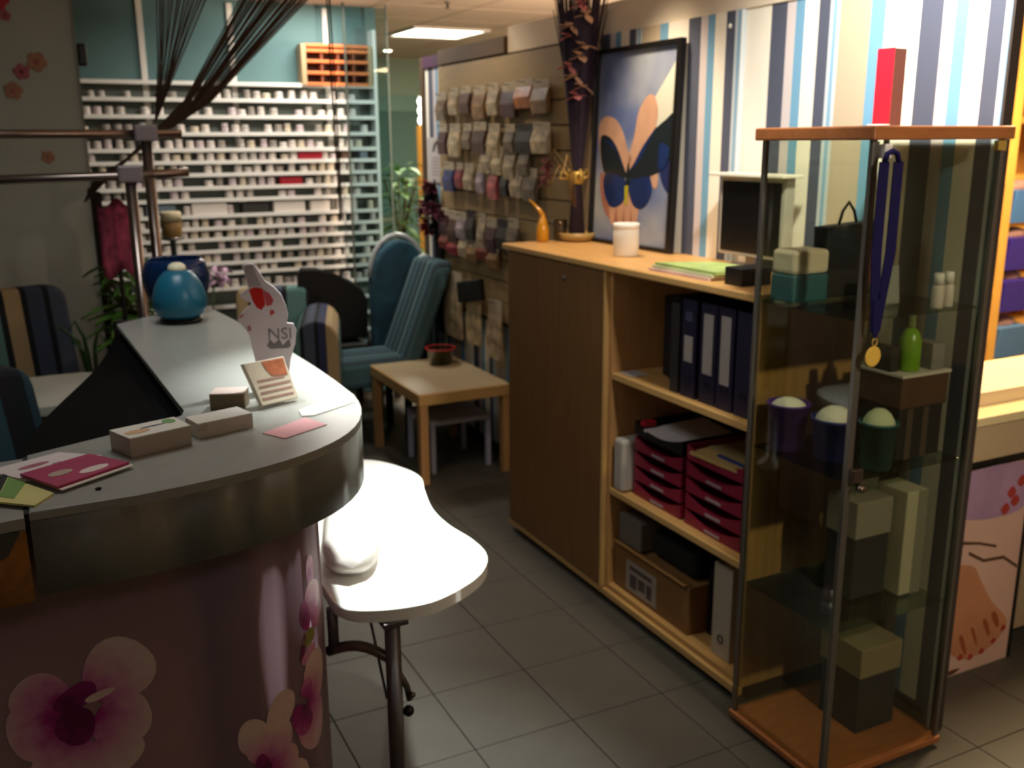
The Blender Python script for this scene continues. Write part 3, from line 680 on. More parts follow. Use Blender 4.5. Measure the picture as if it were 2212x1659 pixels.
part('short_post', B().lathe([(.0115, .600), (.0115, .695)], (.4615, 1.748, 0), 10), leg_m, bt)
part('stay_rod', B().tube([(.528, 1.72, .69), (.55, 1.69, .50)], .003, 6), leg_m, bt)
kn = part('brake_lever', B().tube([(.562, 1.66, .58), (.585, 1.665, .53), (.59, 1.665, .50)], .007, 8), leg_m, bt)
part('lever_screw', B().lathe([(.006, 0), (.006, .01), (.003, .012)], (.589, 1.66, .515), 10, axis=(.6, -.8, 0)), chrome, kn)
part('lever_knob', B().ell((.585, 1.66, .478), (.012, .012, .012), 10, 6), black, kn)
cu = thing('cushion', (.60, 2.03, .72), 'white hand cushion wrapped in clear plastic on the bean table', 'cushion')
ca = math.atan2(2.24-1.84, .665-.535); dirc = Vector((math.cos(ca), math.sin(ca), 0)); nrc = Vector((-dirc.y, dirc.x, 0)); cc = Vector((.592, 2.02, .72))
def pillow(L, w, hgt, z0, wr=0):
    b = B(); rs = []
    for k in range(25):
        t = -1+2*k/24; f = (1-abs(t)**5)**.5 if abs(t) < 1 else 0; f = max(f, .04)
        ring = []
        for j in range(16):
            a = 2*PI*j/16; ca_, sa_ = math.cos(a), math.sin(a)
            x = w*f*math.copysign(abs(ca_)**.7, ca_); z = z0+hgt*.5+hgt*.5*f*math.copysign(abs(sa_)**.75, sa_)
            jw = wr*(math.sin(k*2.3+j*1.7)+math.sin(k*1.1-j*2.9))
            ring.append(cc+dirc*L*t+nrc*(x+jw*ca_)+Vector((0, 0, z+jw*max(0, sa_))))
        rs.append(b.ring(ring))
    for a, c in zip(rs, rs[1:]): b.bridge(a, c)
    b.bm.faces.new(rs[0][::-1]); b.bm.faces.new(rs[-1]); return b
part('pad', pillow(.245, .062, .062, .001), mat('pad_white', '#ece6e0', .8, bump=.5, scale=14), cu)
part('plastic_wrap', pillow(.262, .066, .066, .001, .003), plastic_wrap, cu)

# ------------------------------------------------------------------ beech cabinets along the wall
CF = 1.712
ca_ = thing('cabinet', (1.9, 3.08, 0), 'beech office cabinet with a closed tambour door left of the open shelves', 'cabinet')
def carcass(t, y0, y1, door):
    part('side', B().box(CF, 2.085, y0, y0+.018, .05, 1.19, .001), beech_v, t)
    part('side', B().box(CF, 2.085, y1-.018, y1, .05, 1.19, .001), beech_v, t)
    part('back', B().box(2.07, 2.085, y0+.018, y1-.018, .05, 1.19), beech_v, t)
    part('bottom', B().box(CF, 2.07, y0+.018, y1-.018, .05, .07, .001), beech, t)
    part('plinth', B().box(CF+.03, 2.07, y0+.005, y1-.005, 0, .05), black_matt, t)
    part('base_rail', B().box(CF-.012, CF+.008, y0, y1, .025, .05, .003), beech_edge, t)
carcass(ca_, 2.71, 3.46, True)
d = part('door', B().box(CF-.016, CF, 2.726, 3.444, .052, 1.186, .003), mat('door_beech_shaded', '#7d5830', .5, var=.12, scale=5, stretch=(10, 10, .8)), ca_)  # same beech as the carcass, darkened in colour for its shaded front
part('keyhole', B().lathe([(.010, 0), (.010, .004), (.004, .006)], (CF-.016, 2.985, 1.13), 12, axis=(-1, 0, 0)), steel, d)
part('edge_strip', B().box(CF-.018, CF, 2.708, 2.722, .052, 1.186, .002), beech_edge, ca_)
cb = thing('cabinet', (1.9, 2.33, 0), 'beech cabinet with open shelves of folders and letter trays', 'cabinet')
carcass(cb, 1.96, 2.708, False)
for zz in (.432, .842):
    part('shelf', B().box(CF+.01, 2.07, 1.978, 2.69, zz-.02, zz, .002), beech, cb)
    part('shelf_edge', B().box(CF, CF+.01, 1.978, 2.69, zz-.021, zz+.001, .002), beech_edge, cb)
tp_ = thing('worktop', (1.9, 2.71, 1.19), 'continuous beech top board across both office cabinets', 'worktop')
part('board', B().box(CF-.02, 2.088, 1.95, 3.475, 1.19, 1.21, .002), beech, tp_)
part('front_edge', B().box(CF-.028, CF-.02, 1.95, 3.475, 1.188, 1.21, .004), beech_edge, tp_)

# folders
navy = mat('folder_navy', '#1c1838', .5); lbl = mat('spine_label', '#b3a9a4', .7)
def binder(y, w, zb, h, m, label, lab=None, hole=True, lab2=None, x0=1.745, dep=.29):
    t = thing('ring_binder', (x0+dep/2, y, zb), label, 'ring binder', 'ring binders on the upper shelf')
    sp = part('spine', B().box(x0, x0+.004, y-w/2, y+w/2, zb, zb+h, .001), m, t)
    part('cover', B().box(x0+.004, x0+dep, y-w/2, y-w/2+.003, zb, zb+h), m, t); part('cover', B().box(x0+.004, x0+dep, y+w/2-.003, y+w/2, zb, zb+h), m, t)
    part('pages', B().box(x0+.02, x0+dep-.01, y-w/2+.006, y+w/2-.006, zb+.01, zb+h-.015), paper, t)
    if lab: part('spine_label', B().box(x0-.0012, x0, y-w*.3, y+w*.3, zb+lab[0], zb+lab[1]), lbl, sp)
    if lab2: part('spine_label', B().box(x0-.0012, x0, y-w*.2, y+w*.25, zb+lab2[0], zb+lab2[1]), mat('label_blue', '#4a4a68', .6), sp)
    if hole: part('finger_ring', B().tube([(x0-.001, y+.012*math.cos(a*PI/5), zb+.06+.012*math.sin(a*PI/5)) for a in range(10)], .0022, 6, True), black, sp)
    return t
ZS = .842
binder(2.315, .07, ZS, .30, navy, 'navy ring binder with a short label, leftmost of the labelled binders', (.11, .19), True, (.235, .262))
binder(2.222, .075, ZS, .30, navy, 'navy ring binder with a long pale label, second of the labelled binders', (.09, .27))
binder(2.142, .072, ZS, .30, navy, 'navy ring binder with a long pale label, third of the labelled binders', (.075, .275))
binder(2.058, .075, ZS, .30, navy, 'unlabelled navy ring binder at the right end of the upper shelf')
binder(2.385, .04, ZS, .28, mat('folder_grey', '#2e2a2c', .6), 'slim dark grey folder left of the navy binders', None, False)
for k, (y, m_) in enumerate(((2.45, '#141416'), (2.50, '#0e1416'), (2.56, '#121014'))):
    zt = .29-.01*k
    solo('magazine_file', B().box(1.80+.02*k, 2.05, y-.018, y+.018, ZS+.006, ZS+zt, .002, (0.0 if k else .04, 0, 0)), mat('file_dark%d' % k, m_, .6), (1.93, y, ZS), ['black magazine file nearest the grey folder', 'black magazine file in the middle of the dark three', 'black magazine file nearest the shelf side'][k], 'magazine file', 'dark files on the upper shelf')
solo('note_card', B().box(1.735, 1.80, 2.60, 2.68, ZS+.001, ZS+.003), lbl, (1.76, 2.64, ZS), 'pale card lying at the left end of the upper shelf', 'card')
# letter trays
tray_m = mat('tray_magenta', '#8f1a3a', .4); tray_b = mat('tray_black', '#17151c', .4)
def tray_stack(name, y0, y1, n_, lab, topm):
    t = thing(name, (1.88, (y0+y1)/2, .433), lab, 'letter trays')
    for k in range(n_):
        zb = .434+k*.053; m = topm if k == n_-1 else tray_m
        b = B().box(1.755, 2.04, y0, y0+.004, zb, zb+.046).box(1.755, 2.04, y1-.004, y1, zb, zb+.046).box(2.036, 2.04, y0, y1, zb, zb+.046).box(1.755, 2.04, y0, y1, zb, zb+.003)
        nn = 10
        lipt = [(1.752-.0*i, y0+(y1-y0)*i/nn, zb+.046-.026*math.sin(PI*i/nn)) for i in range(nn+1)]
        b.prism([(1.752, y0, zb)]+[(1.752, y1, zb)]+lipt[::-1], (.004, 0, 0))
        tr = part('tray', b, m, t)
        if k < n_-1: part('tray_label', B().box(1.7505, 1.752, y0+(y1-y0)*.35, y0+(y1-y0)*.62, zb+.005, zb+.013), mat('tray_label', '#a89a9c', .6), tr)
    return t
tray_stack('letter_trays', 2.335, 2.60, 5, 'left stack of dark magenta letter trays with a black top tray', tray_b)
tray_stack('letter_trays', 2.045, 2.31, 5, 'right stack of dark magenta letter trays holding an envelope', tray_m)
ZT = .434+5*.053-.012
t = thing('paper_pile', (1.88, 2.46, ZT-.03), 'white papers with a red clip on top of the black letter tray', 'papers')
part('sheet', B().box(1.76, 2.02, 2.36, 2.56, ZT-.030, ZT-.022, 0, (.12, 0, .1)), mat('bright_paper', '#e6dcdc', .7), t)
part('clip', B().box(1.755, 1.80, 2.545, 2.575, ZT-.005, ZT+.012, .002), red_m, t)
t = thing('envelope', (1.88, 2.18, ZT-.03), 'buff envelopes piled in the right letter tray', 'envelope')
part('envelope_sheet', B().box(1.745, 2.0, 2.08, 2.29, ZT-.018, ZT-.008, .001, (.0, .0, .06)), mat('buff', '#c9a868', .7), t)
part('envelope_sheet', B().box(1.80, 2.02, 2.06, 2.27, ZT-.006, ZT, .001, (.0, .0, -.05)), mat('buff2', '#a08a5c', .7), t)
part('blue_edge', B().box(1.78, 1.79, 2.08, 2.2, ZT-.007, ZT-.002), mat('blue_edge', '#2a3a8a', .6), t)
solo('plastic_pocket', B().box(1.715, 1.90, 2.615, 2.675, .434, .62, .012), mat('pocket_white', '#b9b2a8', .3), (1.8, 2.645, .434), 'pale plastic box standing left of the magenta trays', 'box')
# lower shelf
cx_ = thing('cardboard_box', (1.88, 2.42, .071), 'brown cardboard box with a white printed label on the bottom shelf', 'box')
kr = mat('cardboard', '#8a6232', .85, var=.08, scale=10)
part('carton', B().box(1.735, 2.05, 2.25, 2.68, .071, .235, .003), kr, cx_)
part('flap', B().box(1.72, 1.78, 2.26, 2.67, .233, .238, .001, (0, .25, 0)), kr, cx_)
lb_ = part('label', B().box(1.7338, 1.735, 2.425, 2.605, .085, .195), mat('label_paper', '#a59a8c', .8), cx_)
for k, (y0, y1, z0, z1) in enumerate(((2.45, 2.585, .165, .180), (2.54, 2.58, .10, .15), (2.49, 2.53, .11, .15), (2.45, 2.48, .10, .15))):
    part('printed_mark', B().box(1.733, 1.7338, y0, y1, z0, z1), mat('mark_dark', '#5a4a48', .8), lb_)
solo('small_box', B().box(1.74, 1.86, 2.53, 2.665, .243, .345, .003), mat('small_grey', '#6e665c', .8), (1.8, 2.6, .243), 'small grey box standing on the cardboard box', 'box')
solo('dark_pouch', B().box(1.77, 2.0, 2.27, 2.51, .243, .33, .02), black_matt, (1.88, 2.39, .243), 'black pouch lying on the cardboard box under the trays', 'pouch')
t = binder(2.10, .085, .071, .30, mat('folder_white', '#bcae98', .5), 'cream ring binder standing at the right end of the bottom shelf', None, True); t['group'] = 'binders on the bottom shelf'
solo('dark_case', B().box(1.80, 2.04, 2.16, 2.24, .071, .30, .006), black, (1.92, 2.2, .071), 'black case between the cardboard box and cream binder', 'case')

# ------------------------------------------------------------------ things on the worktop
ZC = 1.2102
t = thing('lidded_tub', (1.872, 2.865, ZC), 'white cylindrical tub with a lid on the beech worktop', 'tub')
part('body', B().lathe([(.042, 0), (.045, .004), (.045, .094), (.044, .097)], (1.872, 2.865, ZC), 28), mat('tub_white', '#efe8da', .5, var=.02, scale=20), t)
part('lid', B().lathe([(.046, .096), (.046, .112), (.043, .114), (.02, .113)], (1.872, 2.865, ZC), 28), white_top, t)
mg = [(1.72, 2.50), (1.73, 2.215), (1.90, 2.20), (1.89, 2.42)]
for k, (c, lab) in enumerate((('#d8b8b4', 'pink edged magazine at the bottom of the pile on the worktop'), ('#c8cfa8', 'pale magazine in the middle of the pile on the worktop'), ('#9db46a', 'green magazine on top of the pile on the worktop'))):
    dx = .006*k; flat('magazine', [(x+dx, y-.008*k) for x, y in mg], ZC+.009*k, .0085, mat('mag%d' % k, c, .5, var=.2, scale=12), lab, 'magazine', 'magazines on the worktop')
solo('black_box', B().box(1.735, 1.84, 2.075, 2.15, ZC, ZC+.05, .003), black, (1.79, 2.11, ZC), 'small black box at the right end of the worktop', 'box')
mo = thing('monitor', (2.0, 2.38, ZC), 'black flat screen monitor with silver frame standing on the worktop', 'monitor')
part('screen', B().box(1.990, 1.992, 2.225, 2.495, 1.262, 1.478), mat('screen_black', '#07070a', .3), mo)
part('frame', B().box(1.992, 2.03, 2.21, 2.51, 1.25, 1.492, .004), mat('silver_frame', '#b9b2a6', .4, .3), mo)
part('top_shelf', B().box(1.96, 2.04, 2.19, 2.53, 1.493, 1.503, .002), mat('silver_top', '#e2dccb', .4), mo)
part('neck', B().box(2.0, 2.02, 2.34, 2.38, 1.22, 1.26), steel, mo)
part('base', B().box(1.95, 2.05, 2.27, 2.46, ZC, ZC+.012, .004), alu, mo)
# framed butterfly picture leaning on the wall
pf = thing('picture', (2.07, 3.12, ZC), 'black framed picture of a blue butterfly on open hands leaning on the wall', 'picture')
PY0, PY1, PH = 3.385, 2.825, .73
lean = math.atan2(.025, PH)
def pp(u, v, d=0):   # u 0..1 left to right, v 0..1 up, d towards the room
    base = Vector((2.048, PY0+(PY1-PY0)*u, ZC)); upd = Vector((math.sin(lean), 0, math.cos(lean))); nn_ = Vector((-math.cos(lean), 0, math.sin(lean)))
    return base+upd*PH*v+nn_*d
def pshape(pts, d, th=.0008): return B().prism([pp(u, v, d) for u, v in pts], pp(0, 0, th)-pp(0, 0, 0))
frb = B()
for a in (((0, 0), (1, 0), (1, .02), (0, .02)), ((0, .98), (1, .98), (1, 1), (0, 1)), ((0, .02), (.035, .02), (.035, .98), (0, .98)), ((.955, .02), (1, .02), (1, .98), (.955, .98))):
    frb.prism([pp(u, v, 0) for u, v in a], pp(0, 0, .022)-pp(0, 0, 0))
part('frame', frb, mat('frame_black', '#12100f', .35), pf)
def sky_mat():
    m = bpy.data.materials.new('picture_sky'); m.use_nodes = True; nt = m.node_tree; b = nt.nodes['Principled BSDF']
    tc = nt.nodes.new('ShaderNodeTexCoord'); nz = nt.nodes.new('ShaderNodeTexNoise'); nz.inputs['Scale'].default_value = 3.2; nz.inputs['Detail'].default_value = 2
    rp = nt.nodes.new('ShaderNodeValToRGB'); rp.color_ramp.elements[0].position = .35; rp.color_ramp.elements[1].position = .68
    rp.color_ramp.elements[0].color = lin('#5f6f9e'); rp.color_ramp.elements[1].color = lin('#b4b8b6')
    nt.links.new(tc.outputs['Object'], nz.inputs['Vector']); nt.links.new(nz.outputs['Fac'], rp.inputs[0]); nt.links.new(rp.outputs[0], b.inputs['Base Color']); b.inputs['Roughness'].default_value = .3; return m
pr_ = part('print', pshape([(.035, .02), (.955, .02), (.955, .98), (.035, .98)], .006), sky_mat(), pf)
skin = mat('print_skin', '#c79c80', .4, var=.1, scale=14); skin2 = mat('print_skin_shade', '#a8705c', .4, var=.1, scale=14)
wing = mat('print_wing', '#1a2328', .35); wblue = mat('print_wing_blue', '#182c5e', .35, var=.35, scale=18); yel = mat('print_yellow', '#b8b020', .4); cl = mat('print_sleeve', '#cfd0c0', .4); drk = mat('print_navy_shade', '#232c5c', .4)
def pic(name, pts, k, m): part(name, pshape(pts, .0068+.0003*k, .0003), m, pr_)
def smooth2(pts, k=5): return [(p.x, p.y) for p in catmull([(x, y, 0) for x, y in pts], k)]
pic('printed_sleeve', [(.955, .93), (.66, .70), (.75, .60), (.86, .56), (.955, .60)], 0, cl)
pic('printed_shadow', smooth2([(.80, .60), (.95, .56), (.95, .30), (.86, .32), (.80, .42)]), 0, drk)
pic('printed_hand', smooth2([(.05, .60), (.12, .66), (.26, .645), (.36, .58), (.42, .50), (.48, .44), (.40, .36), (.30, .34), (.18, .34), (.09, .44)]), 1, skin)
pic('printed_hand', smooth2([(.50, .56), (.54, .68), (.64, .755), (.72, .74), (.76, .66), (.72, .56), (.62, .45), (.54, .40), (.44, .42)]), 1, skin)
pic('printed_fingers', smooth2([(.10, .37), (.13, .22), (.24, .13), (.36, .10), (.46, .08), (.55, .12), (.60, .20), (.66, .28), (.55, .33), (.40, .33), (.22, .33)]), 2, skin2)
for u in (.28, .38, .47, .56):
    pic('printed_finger', smooth2([(u-.045, .30), (u-.04, .16), (u, .10), (u+.035, .17), (u+.03, .30)]), 3, skin)
pic('printed_thumb', smooth2([(.70, .42), (.75, .44), (.80, .36), (.79, .31), (.74, .32)]), 3, skin)
pic('printed_wing', smooth2([(.09, .56), (.20, .555), (.30, .50), (.40, .40), (.43, .36), (.36, .34), (.22, .34), (.14, .38), (.09, .47)]), 4, wing)
pic('printed_wing', smooth2([(.46, .37), (.56, .46), (.70, .57), (.85, .635), (.95, .66), (.95, .50), (.84, .40), (.70, .36), (.55, .33)]), 4, wing)
pic('printed_wing', smooth2([(.16, .36), (.32, .36), (.43, .33), (.42, .24), (.34, .20), (.24, .20), (.16, .27)]), 5, wblue)
pic('printed_wing', smooth2([(.46, .33), (.56, .35), (.70, .36), (.74, .29), (.68, .22), (.58, .20), (.50, .24)]), 5, wblue)
pic('printed_wing_edge', smooth2([(.14, .54), (.25, .52), (.36, .44), (.42, .37), (.38, .41), (.28, .49)]), 6, wblue)
pic('printed_wing_edge', smooth2([(.50, .40), (.60, .50), (.75, .60), (.70, .55), (.58, .44)]), 6, wblue)
pic('printed_wing_edge', smooth2([(.80, .52), (.90, .50), (.88, .42), (.80, .40)]), 6, wblue)
pic('printed_butterfly_body', smooth2([(.44, .41), (.46, .42), (.475, .34), (.45, .22), (.43, .34)]), 7, wing)
pic('printed_body_stripe', [(.42, .31), (.465, .31), (.46, .215), (.43, .215)], 8, yel)

# dried flower arrangement: tall purple twigs bound with gold, blossoms climbing it
fa = thing('dried_arrangement', (1.985, 3.40, ZC), 'tall purple dried twig arrangement with beige blossoms bound in gold ribbon', 'flower arrangement')
FC = Vector((1.985, 3.40, ZC))
part('dish', B().lathe([(.055, 0), (.07, .012), (.075, .035), (.07, .035), (.05, .015)], FC, 20), mat('dish_gold', '#a88850', .35), fa)
tw = B()
for k in range(120):
    a = 2.4*k; r1 = .115*math.sqrt((k+.5)/120)*(.75+.5*random.random()); zt = .85+.30*random.random()
    tw.tube([FC+Vector((.03*math.cos(a), .03*math.sin(a), .03)), FC+Vector((.014*math.cos(a), .014*math.sin(a), .25)), FC+Vector((.45*r1*math.cos(a), .45*r1*math.sin(a), .60)), FC+Vector((r1*math.cos(a), r1*math.sin(a), zt))], .0035, 5, r_end=.0018)
part('twigs', tw, mat('twig_purple', '#2a1c2e', .8, var=.3, scale=30), fa, kind='stuff')
cone = B().lathe([(.018, .27), (.032, .42), (.056, .62), (.080, .86)], FC, 18, False, False)
part('purple_wrap', cone, mat('purple_wrap', '#2b1a36', .7, var=.2, scale=20, bump=.5), fa)
rb = B().lathe([(.022, .225), (.027, .235), (.027, .265), (.022, .275)], FC, 16)
for a in (.4, 1.6, 2.9, 4.4):
    q = FC+Vector((.03*math.cos(a), .03*math.sin(a), .25)); rb.tube([q, q+Vector((.03*math.cos(a), .03*math.sin(a), .03)), q+Vector((.045*math.cos(a), .045*math.sin(a), 0)), q+Vector((.01*math.cos(a), .01*math.sin(a), -.005))], .006, 6)
part('ribbon', rb, gold, fa)
fl_p = mat('blossom_beige', '#d2ad92', .7, var=.15, scale=30); fl_r = mat('blossom_pink', '#c07a80', .7)
for k in range(14):
    zz = .56+.036*k; a = 4.1+.5*math.sin(k*1.7); rr_ = .055+.06*(zz-.6)/.5
    c0 = FC+Vector((rr_*math.cos(a), rr_*math.sin(a), zz)); b = B()
    for j in range(5):
        aa = 2*PI*j/5+k; b.leaf(c0, (math.cos(aa)*.7-.5, math.sin(aa)*.7, .4*math.sin(aa*2)), .05, .034, droop=.1)
    part('blossom', b, fl_p if k % 3 else fl_r, fa)
ar = B()
for (a, L, hh) in ((3.9, .20, .34), (3.5, .16, .30), (1.9, .18, .33), (1.6, .22, .28), (2.3, .14, .36)):
    ar.tube([FC+Vector((0, 0, .05)), FC+Vector((.3*L*math.cos(a), .3*L*math.sin(a), hh*.8)), FC+Vector((.7*L*math.cos(a), .7*L*math.sin(a), hh)), FC+Vector((L*math.cos(a), L*math.sin(a), hh*.78))], .0025, 5)
part('curved_wires', ar, mat('wire_gold', '#8a6a3c', .5), fa)
fz = B()
for (dx, dy, dz) in ((-.09, .10, .30), (-.07, .13, .27), (-.10, .07, .27), (-.05, .15, .31), (-.085, .12, .24)):
    for k in range(10):
        a = 2.4*k; fz.leaf(FC+Vector((dx, dy, dz)), (math.cos(a), math.sin(a), math.sin(k*1.3)), .04, .012, droop=.2)
part('pink_plume', fz, mat('plume_pink', '#8a4a5c', .8), fa, kind='stuff')
# amber bottle with a pointed spout
ab = thing('amber_bottle', (1.85, 3.44, ZC), 'amber glass bottle with slanted pointed neck at the left end of the worktop', 'bottle')
part('flask', B().lathe([(.022, 0), (.026, .01), (.026, .045), (.017, .085), (.010, .10), (.009, .11)], (1.85, 3.44, ZC), 18), amber, ab)
part('spout', B().tube([(1.85, 3.44, ZC+.105), (1.842, 3.452, ZC+.125), (1.826, 3.475, ZC+.15), (1.815, 3.49, ZC+.165)], .012, 8, r_end=.003), amber, ab)
solo('glass_tumbler', B().lathe([(.022, 0), (.026, .006), (.03, .085), (.028, .085), (.024, .01)], (1.93, 3.44, ZC), 18), glass('tumbler_glass', '#cfc8b4', .8, .12), (1.93, 3.44, ZC), 'clear glass tumbler between the amber bottle and the twig arrangement', 'glass')

# ------------------------------------------------------------------ glass display cabinet
DX0, DX1, DY0, DY1 = 1.633, 2.063, 1.551, 1.916
sc = thing('glass_showcase', (1.85, 1.73, 0), 'tall glass display cabinet with cherry wood top and base', 'display cabinet')
part('base', B().box(DX0, DX1, DY0, DY1, .012, .032, .004), cherry, sc)
part('base_recess', B().box(DX0+.02, DX1-.02, DY0+.02, DY1-.02, 0, .012), black_matt, sc)
part('top', B().box(DX0-.008, DX1+.008, DY0-.008, DY1+.008, 1.600, 1.630, .004), cherry, sc)
I = .012
for nm, (x0, x1, y0, y1) in (('left', (DX0+I, DX0+I+.004, DY0+I, DY1-I)), ('right', (DX1-I-.004, DX1-I, DY0+I, DY1-I)), ('back', (DX0+I+.006, DX1-I-.006, DY1-I-.004, DY1-I))):
    part('glass_pane', B().box(x0, x1, y0, y1, .034, 1.60), glass_clear, sc)
dg = part('glass_door', B().box(DX0+I+.01, DX1-I-.01, DY0+I, DY0+I+.004, .036, 1.598), glass_clear, sc)
for x, y in ((DX0+I, DY0+I), (DX1-I, DY0+I), (DX0+I, DY1-I), (DX1-I, DY1-I)):
    part('post', B().box(x-.006, x+.006, y-.006, y+.006, .032, 1.60, .001), alu, sc)
part('door_rail', B().box(DX0+I+.008, DX0+I+.014, DY0+I-.004, DY0+I+.006, .036, 1.598), alu, dg)
lk = part('lock', B().box(DX0+.014, DX0+.044, DY0-.010, DY0+.012, .825, .86, .003), chrome, sc)
part('lock_cylinder', B().lathe([(.009, 0), (.009, .016), (.004, .018)], (DX0+.03, DY0-.010, .815), 12, axis=(0, -1, 0)), chrome, lk)
part('door_hinge', B().box(DX1-.035, DX1-.008, DY0, DY0+.014, 1.575, 1.598, .002), gold, sc)
part('door_knob', B().box(DX0+.022, DX0+.044, DY0-.014, DY0+.012, 1.562, 1.592, .003), white, sc)
for zz in (.430, .822, 1.208):
    part('glass_shelf', B().box(DX0+I+.008, DX1-I-.008, DY0+I+.01, DY1-I-.008, zz-.006, zz, .001), glass_shelf, sc)
# goods on the glass shelves
def bucket(c, r, h, m, mtop, label, heap):
    t = thing('bucket', c, label, 'bucket', 'plastic buckets on the glass shelf')
    part('shell', B().lathe([(r*.8, 0), (r*.98, h), (r*1.04, h), (r*1.04, h+.006), (r*.95, h+.006), (r*.78, .01)], c, 20), m, t)
    if heap: part('cloth', B().ell((c[0], c[1], c[2]+h*.9), (r*.86, r*.86, heap), 14, 8), mtop, t)
cloth = mat('cloth_white', '#d9d2c4', .9, bump=.6, scale=25)
bucket((1.716, 1.842, .8221), .054, .115, mat('bucket_purple', '#4a2478', .5), cloth, 'purple bucket with white cloth on the middle glass shelf', .03)
bucket((1.760, 1.722, .8221), .058, .10, mat('bucket_blue', '#1c2a72', .5), cloth, 'dark blue bucket with white cloth on the middle glass shelf', .045)
bucket((1.800, 1.620, .8221), .046, .11, mat('bucket_teal', '#1f5a5c', .5), mat('cloth_pale', '#c3cba4', .9), 'teal bucket with pale cloth on the middle glass shelf', .05)
t = thing('soap_block', (1.728, 1.845, 1.2082), 'cream and teal layered block on the top glass shelf', 'soap')
part('lower_layer', B().box(1.672, 1.785, 1.805, 1.89, 1.2082, 1.278, .006), mat('soap_teal', '#2f5f66', .5), t)
part('upper_layer', B().box(1.672, 1.785, 1.805, 1.89, 1.278, 1.338, .01), mat('soap_cream', '#ddd0b4', .6, bump=.4, scale=30), t)
bgm = mat('bag_black', '#16120f', .7, var=.1)
t = thing('handbag', (1.86, 1.855, 1.2082), 'black carrier bag with a looped handle at the back of the top glass shelf', 'bag')
part('bag_body', B().prism([(1.80, 1.83, 1.2082), (1.985, 1.83, 1.2082), (1.99, 1.83, 1.398), (1.795, 1.83, 1.388)], (0, .05, 0), .004), bgm, t)
part('handle', B().tube([(1.855, 1.855, 1.39), (1.866, 1.855, 1.425), (1.885, 1.855, 1.447), (1.905, 1.855, 1.425), (1.915, 1.855, 1.395)], .004, 7), bgm, t)
part('printed_figure', B().prism([(1.93, 1.829, 1.235), (1.965, 1.829, 1.235), (1.965, 1.829, 1.33), (1.945, 1.829, 1.345), (1.93, 1.829, 1.32)], (0, .001, 0)), mat('bag_print', '#5a2a24', .7, var=.4, scale=40), t)
t = thing('striped_carton', (1.93, 1.70, .8221), 'dark carton standing on the middle glass shelf right of the buckets', 'box')
part('box_body', B().box(1.872, 2.025, 1.625, 1.775, .8221, .955, .003), mat('dk_carton', '#1c1d22', .5), t)
for y in (1.90, 1.955): part('printed_band', B().box(y, y+.02, 1.6238, 1.625, .8221, .953), mat('dk_band', '#4a3c34', .6), t)
t = thing('brown_carton', (1.93, 1.70, .9552), 'brown carton with pale lid stacked on the dark carton', 'box')
part('box_body', B().box(1.868, 2.03, 1.62, 1.78, .9552, 1.035, .003), mat('br_carton', '#4f3526', .6, var=.15, scale=12), t)
part('lid', B().box(1.864, 2.034, 1.616, 1.784, 1.035, 1.043, .002), mat('lid_pale', '#c9c0b6', .6), t)
t = thing('green_bottle', (1.928, 1.66, 1.0432), 'lime green liquid bottle standing on the pale carton lid', 'bottle')
part('bottle_body', B().lathe([(.026, 0), (.027, .004), (.027, .075), (.020, .095), (.009, .108)], (1.928, 1.66, 1.0432), 18), mat('lime', '#6f9a1e', .3), t)
part('bottle_neck', B().lathe([(.009, .107), (.009, .14), (.006, .142)], (1.928, 1.66, 1.0432), 12), mat('neck_clear', '#9aa070', .4), t)
t = thing('grey_carton', (1.99, 1.66, 1.0432), 'pale grey carton next to the lime bottle in the showcase', 'box')
part('box_body', B().box(1.975, 2.02, 1.63, 1.69, 1.0432, 1.11, .002), mat('greyc', '#827c78', .6), t)
t = thing('dark_carton', (1.86, 1.70, 1.0432), 'small dark carton left of the lime bottle in the showcase', 'box')
part('box_body', B().box(1.868, 1.895, 1.66, 1.74, 1.0432, 1.105, .002), mat('dkc2', '#231d1c', .6), t)
for k, (x, y, lab) in enumerate(((1.935, 1.60, 'left one of two slim white bottles on the top glass shelf'), (1.975, 1.605, 'right one of two slim white bottles on the top glass shelf'))):
    t = thing('white_bottle', (x, y, 1.2082), lab, 'bottle', 'slim white bottles in the showcase')
    part('bottle_body', B().lathe([(.013, 0), (.014, .003), (.014, .048), (.010, .056)], (x, y, 1.2082), 14), mat('bottle_white', '#cfc4ba', .4), t)
    part('cap', B().lathe([(.0115, .056), (.0115, .082), (.009, .084)], (x, y, 1.2082), 14), white, t)
t = thing('card_stand', (1.90, 1.66, 1.2082), 'pale card standing behind the medal on the top glass shelf', 'card')
part('card', B().box(1.852, 1.915, 1.70, 1.703, 1.2082, 1.30, 0, (-.12, 0, 0)), mat('pale_card', '#8f9088', .7), t)
part('card_foot', B().box(1.86, 1.905, 1.69, 1.735, 1.2082, 1.211), mat('pale_card2', '#7f8078', .7), t)
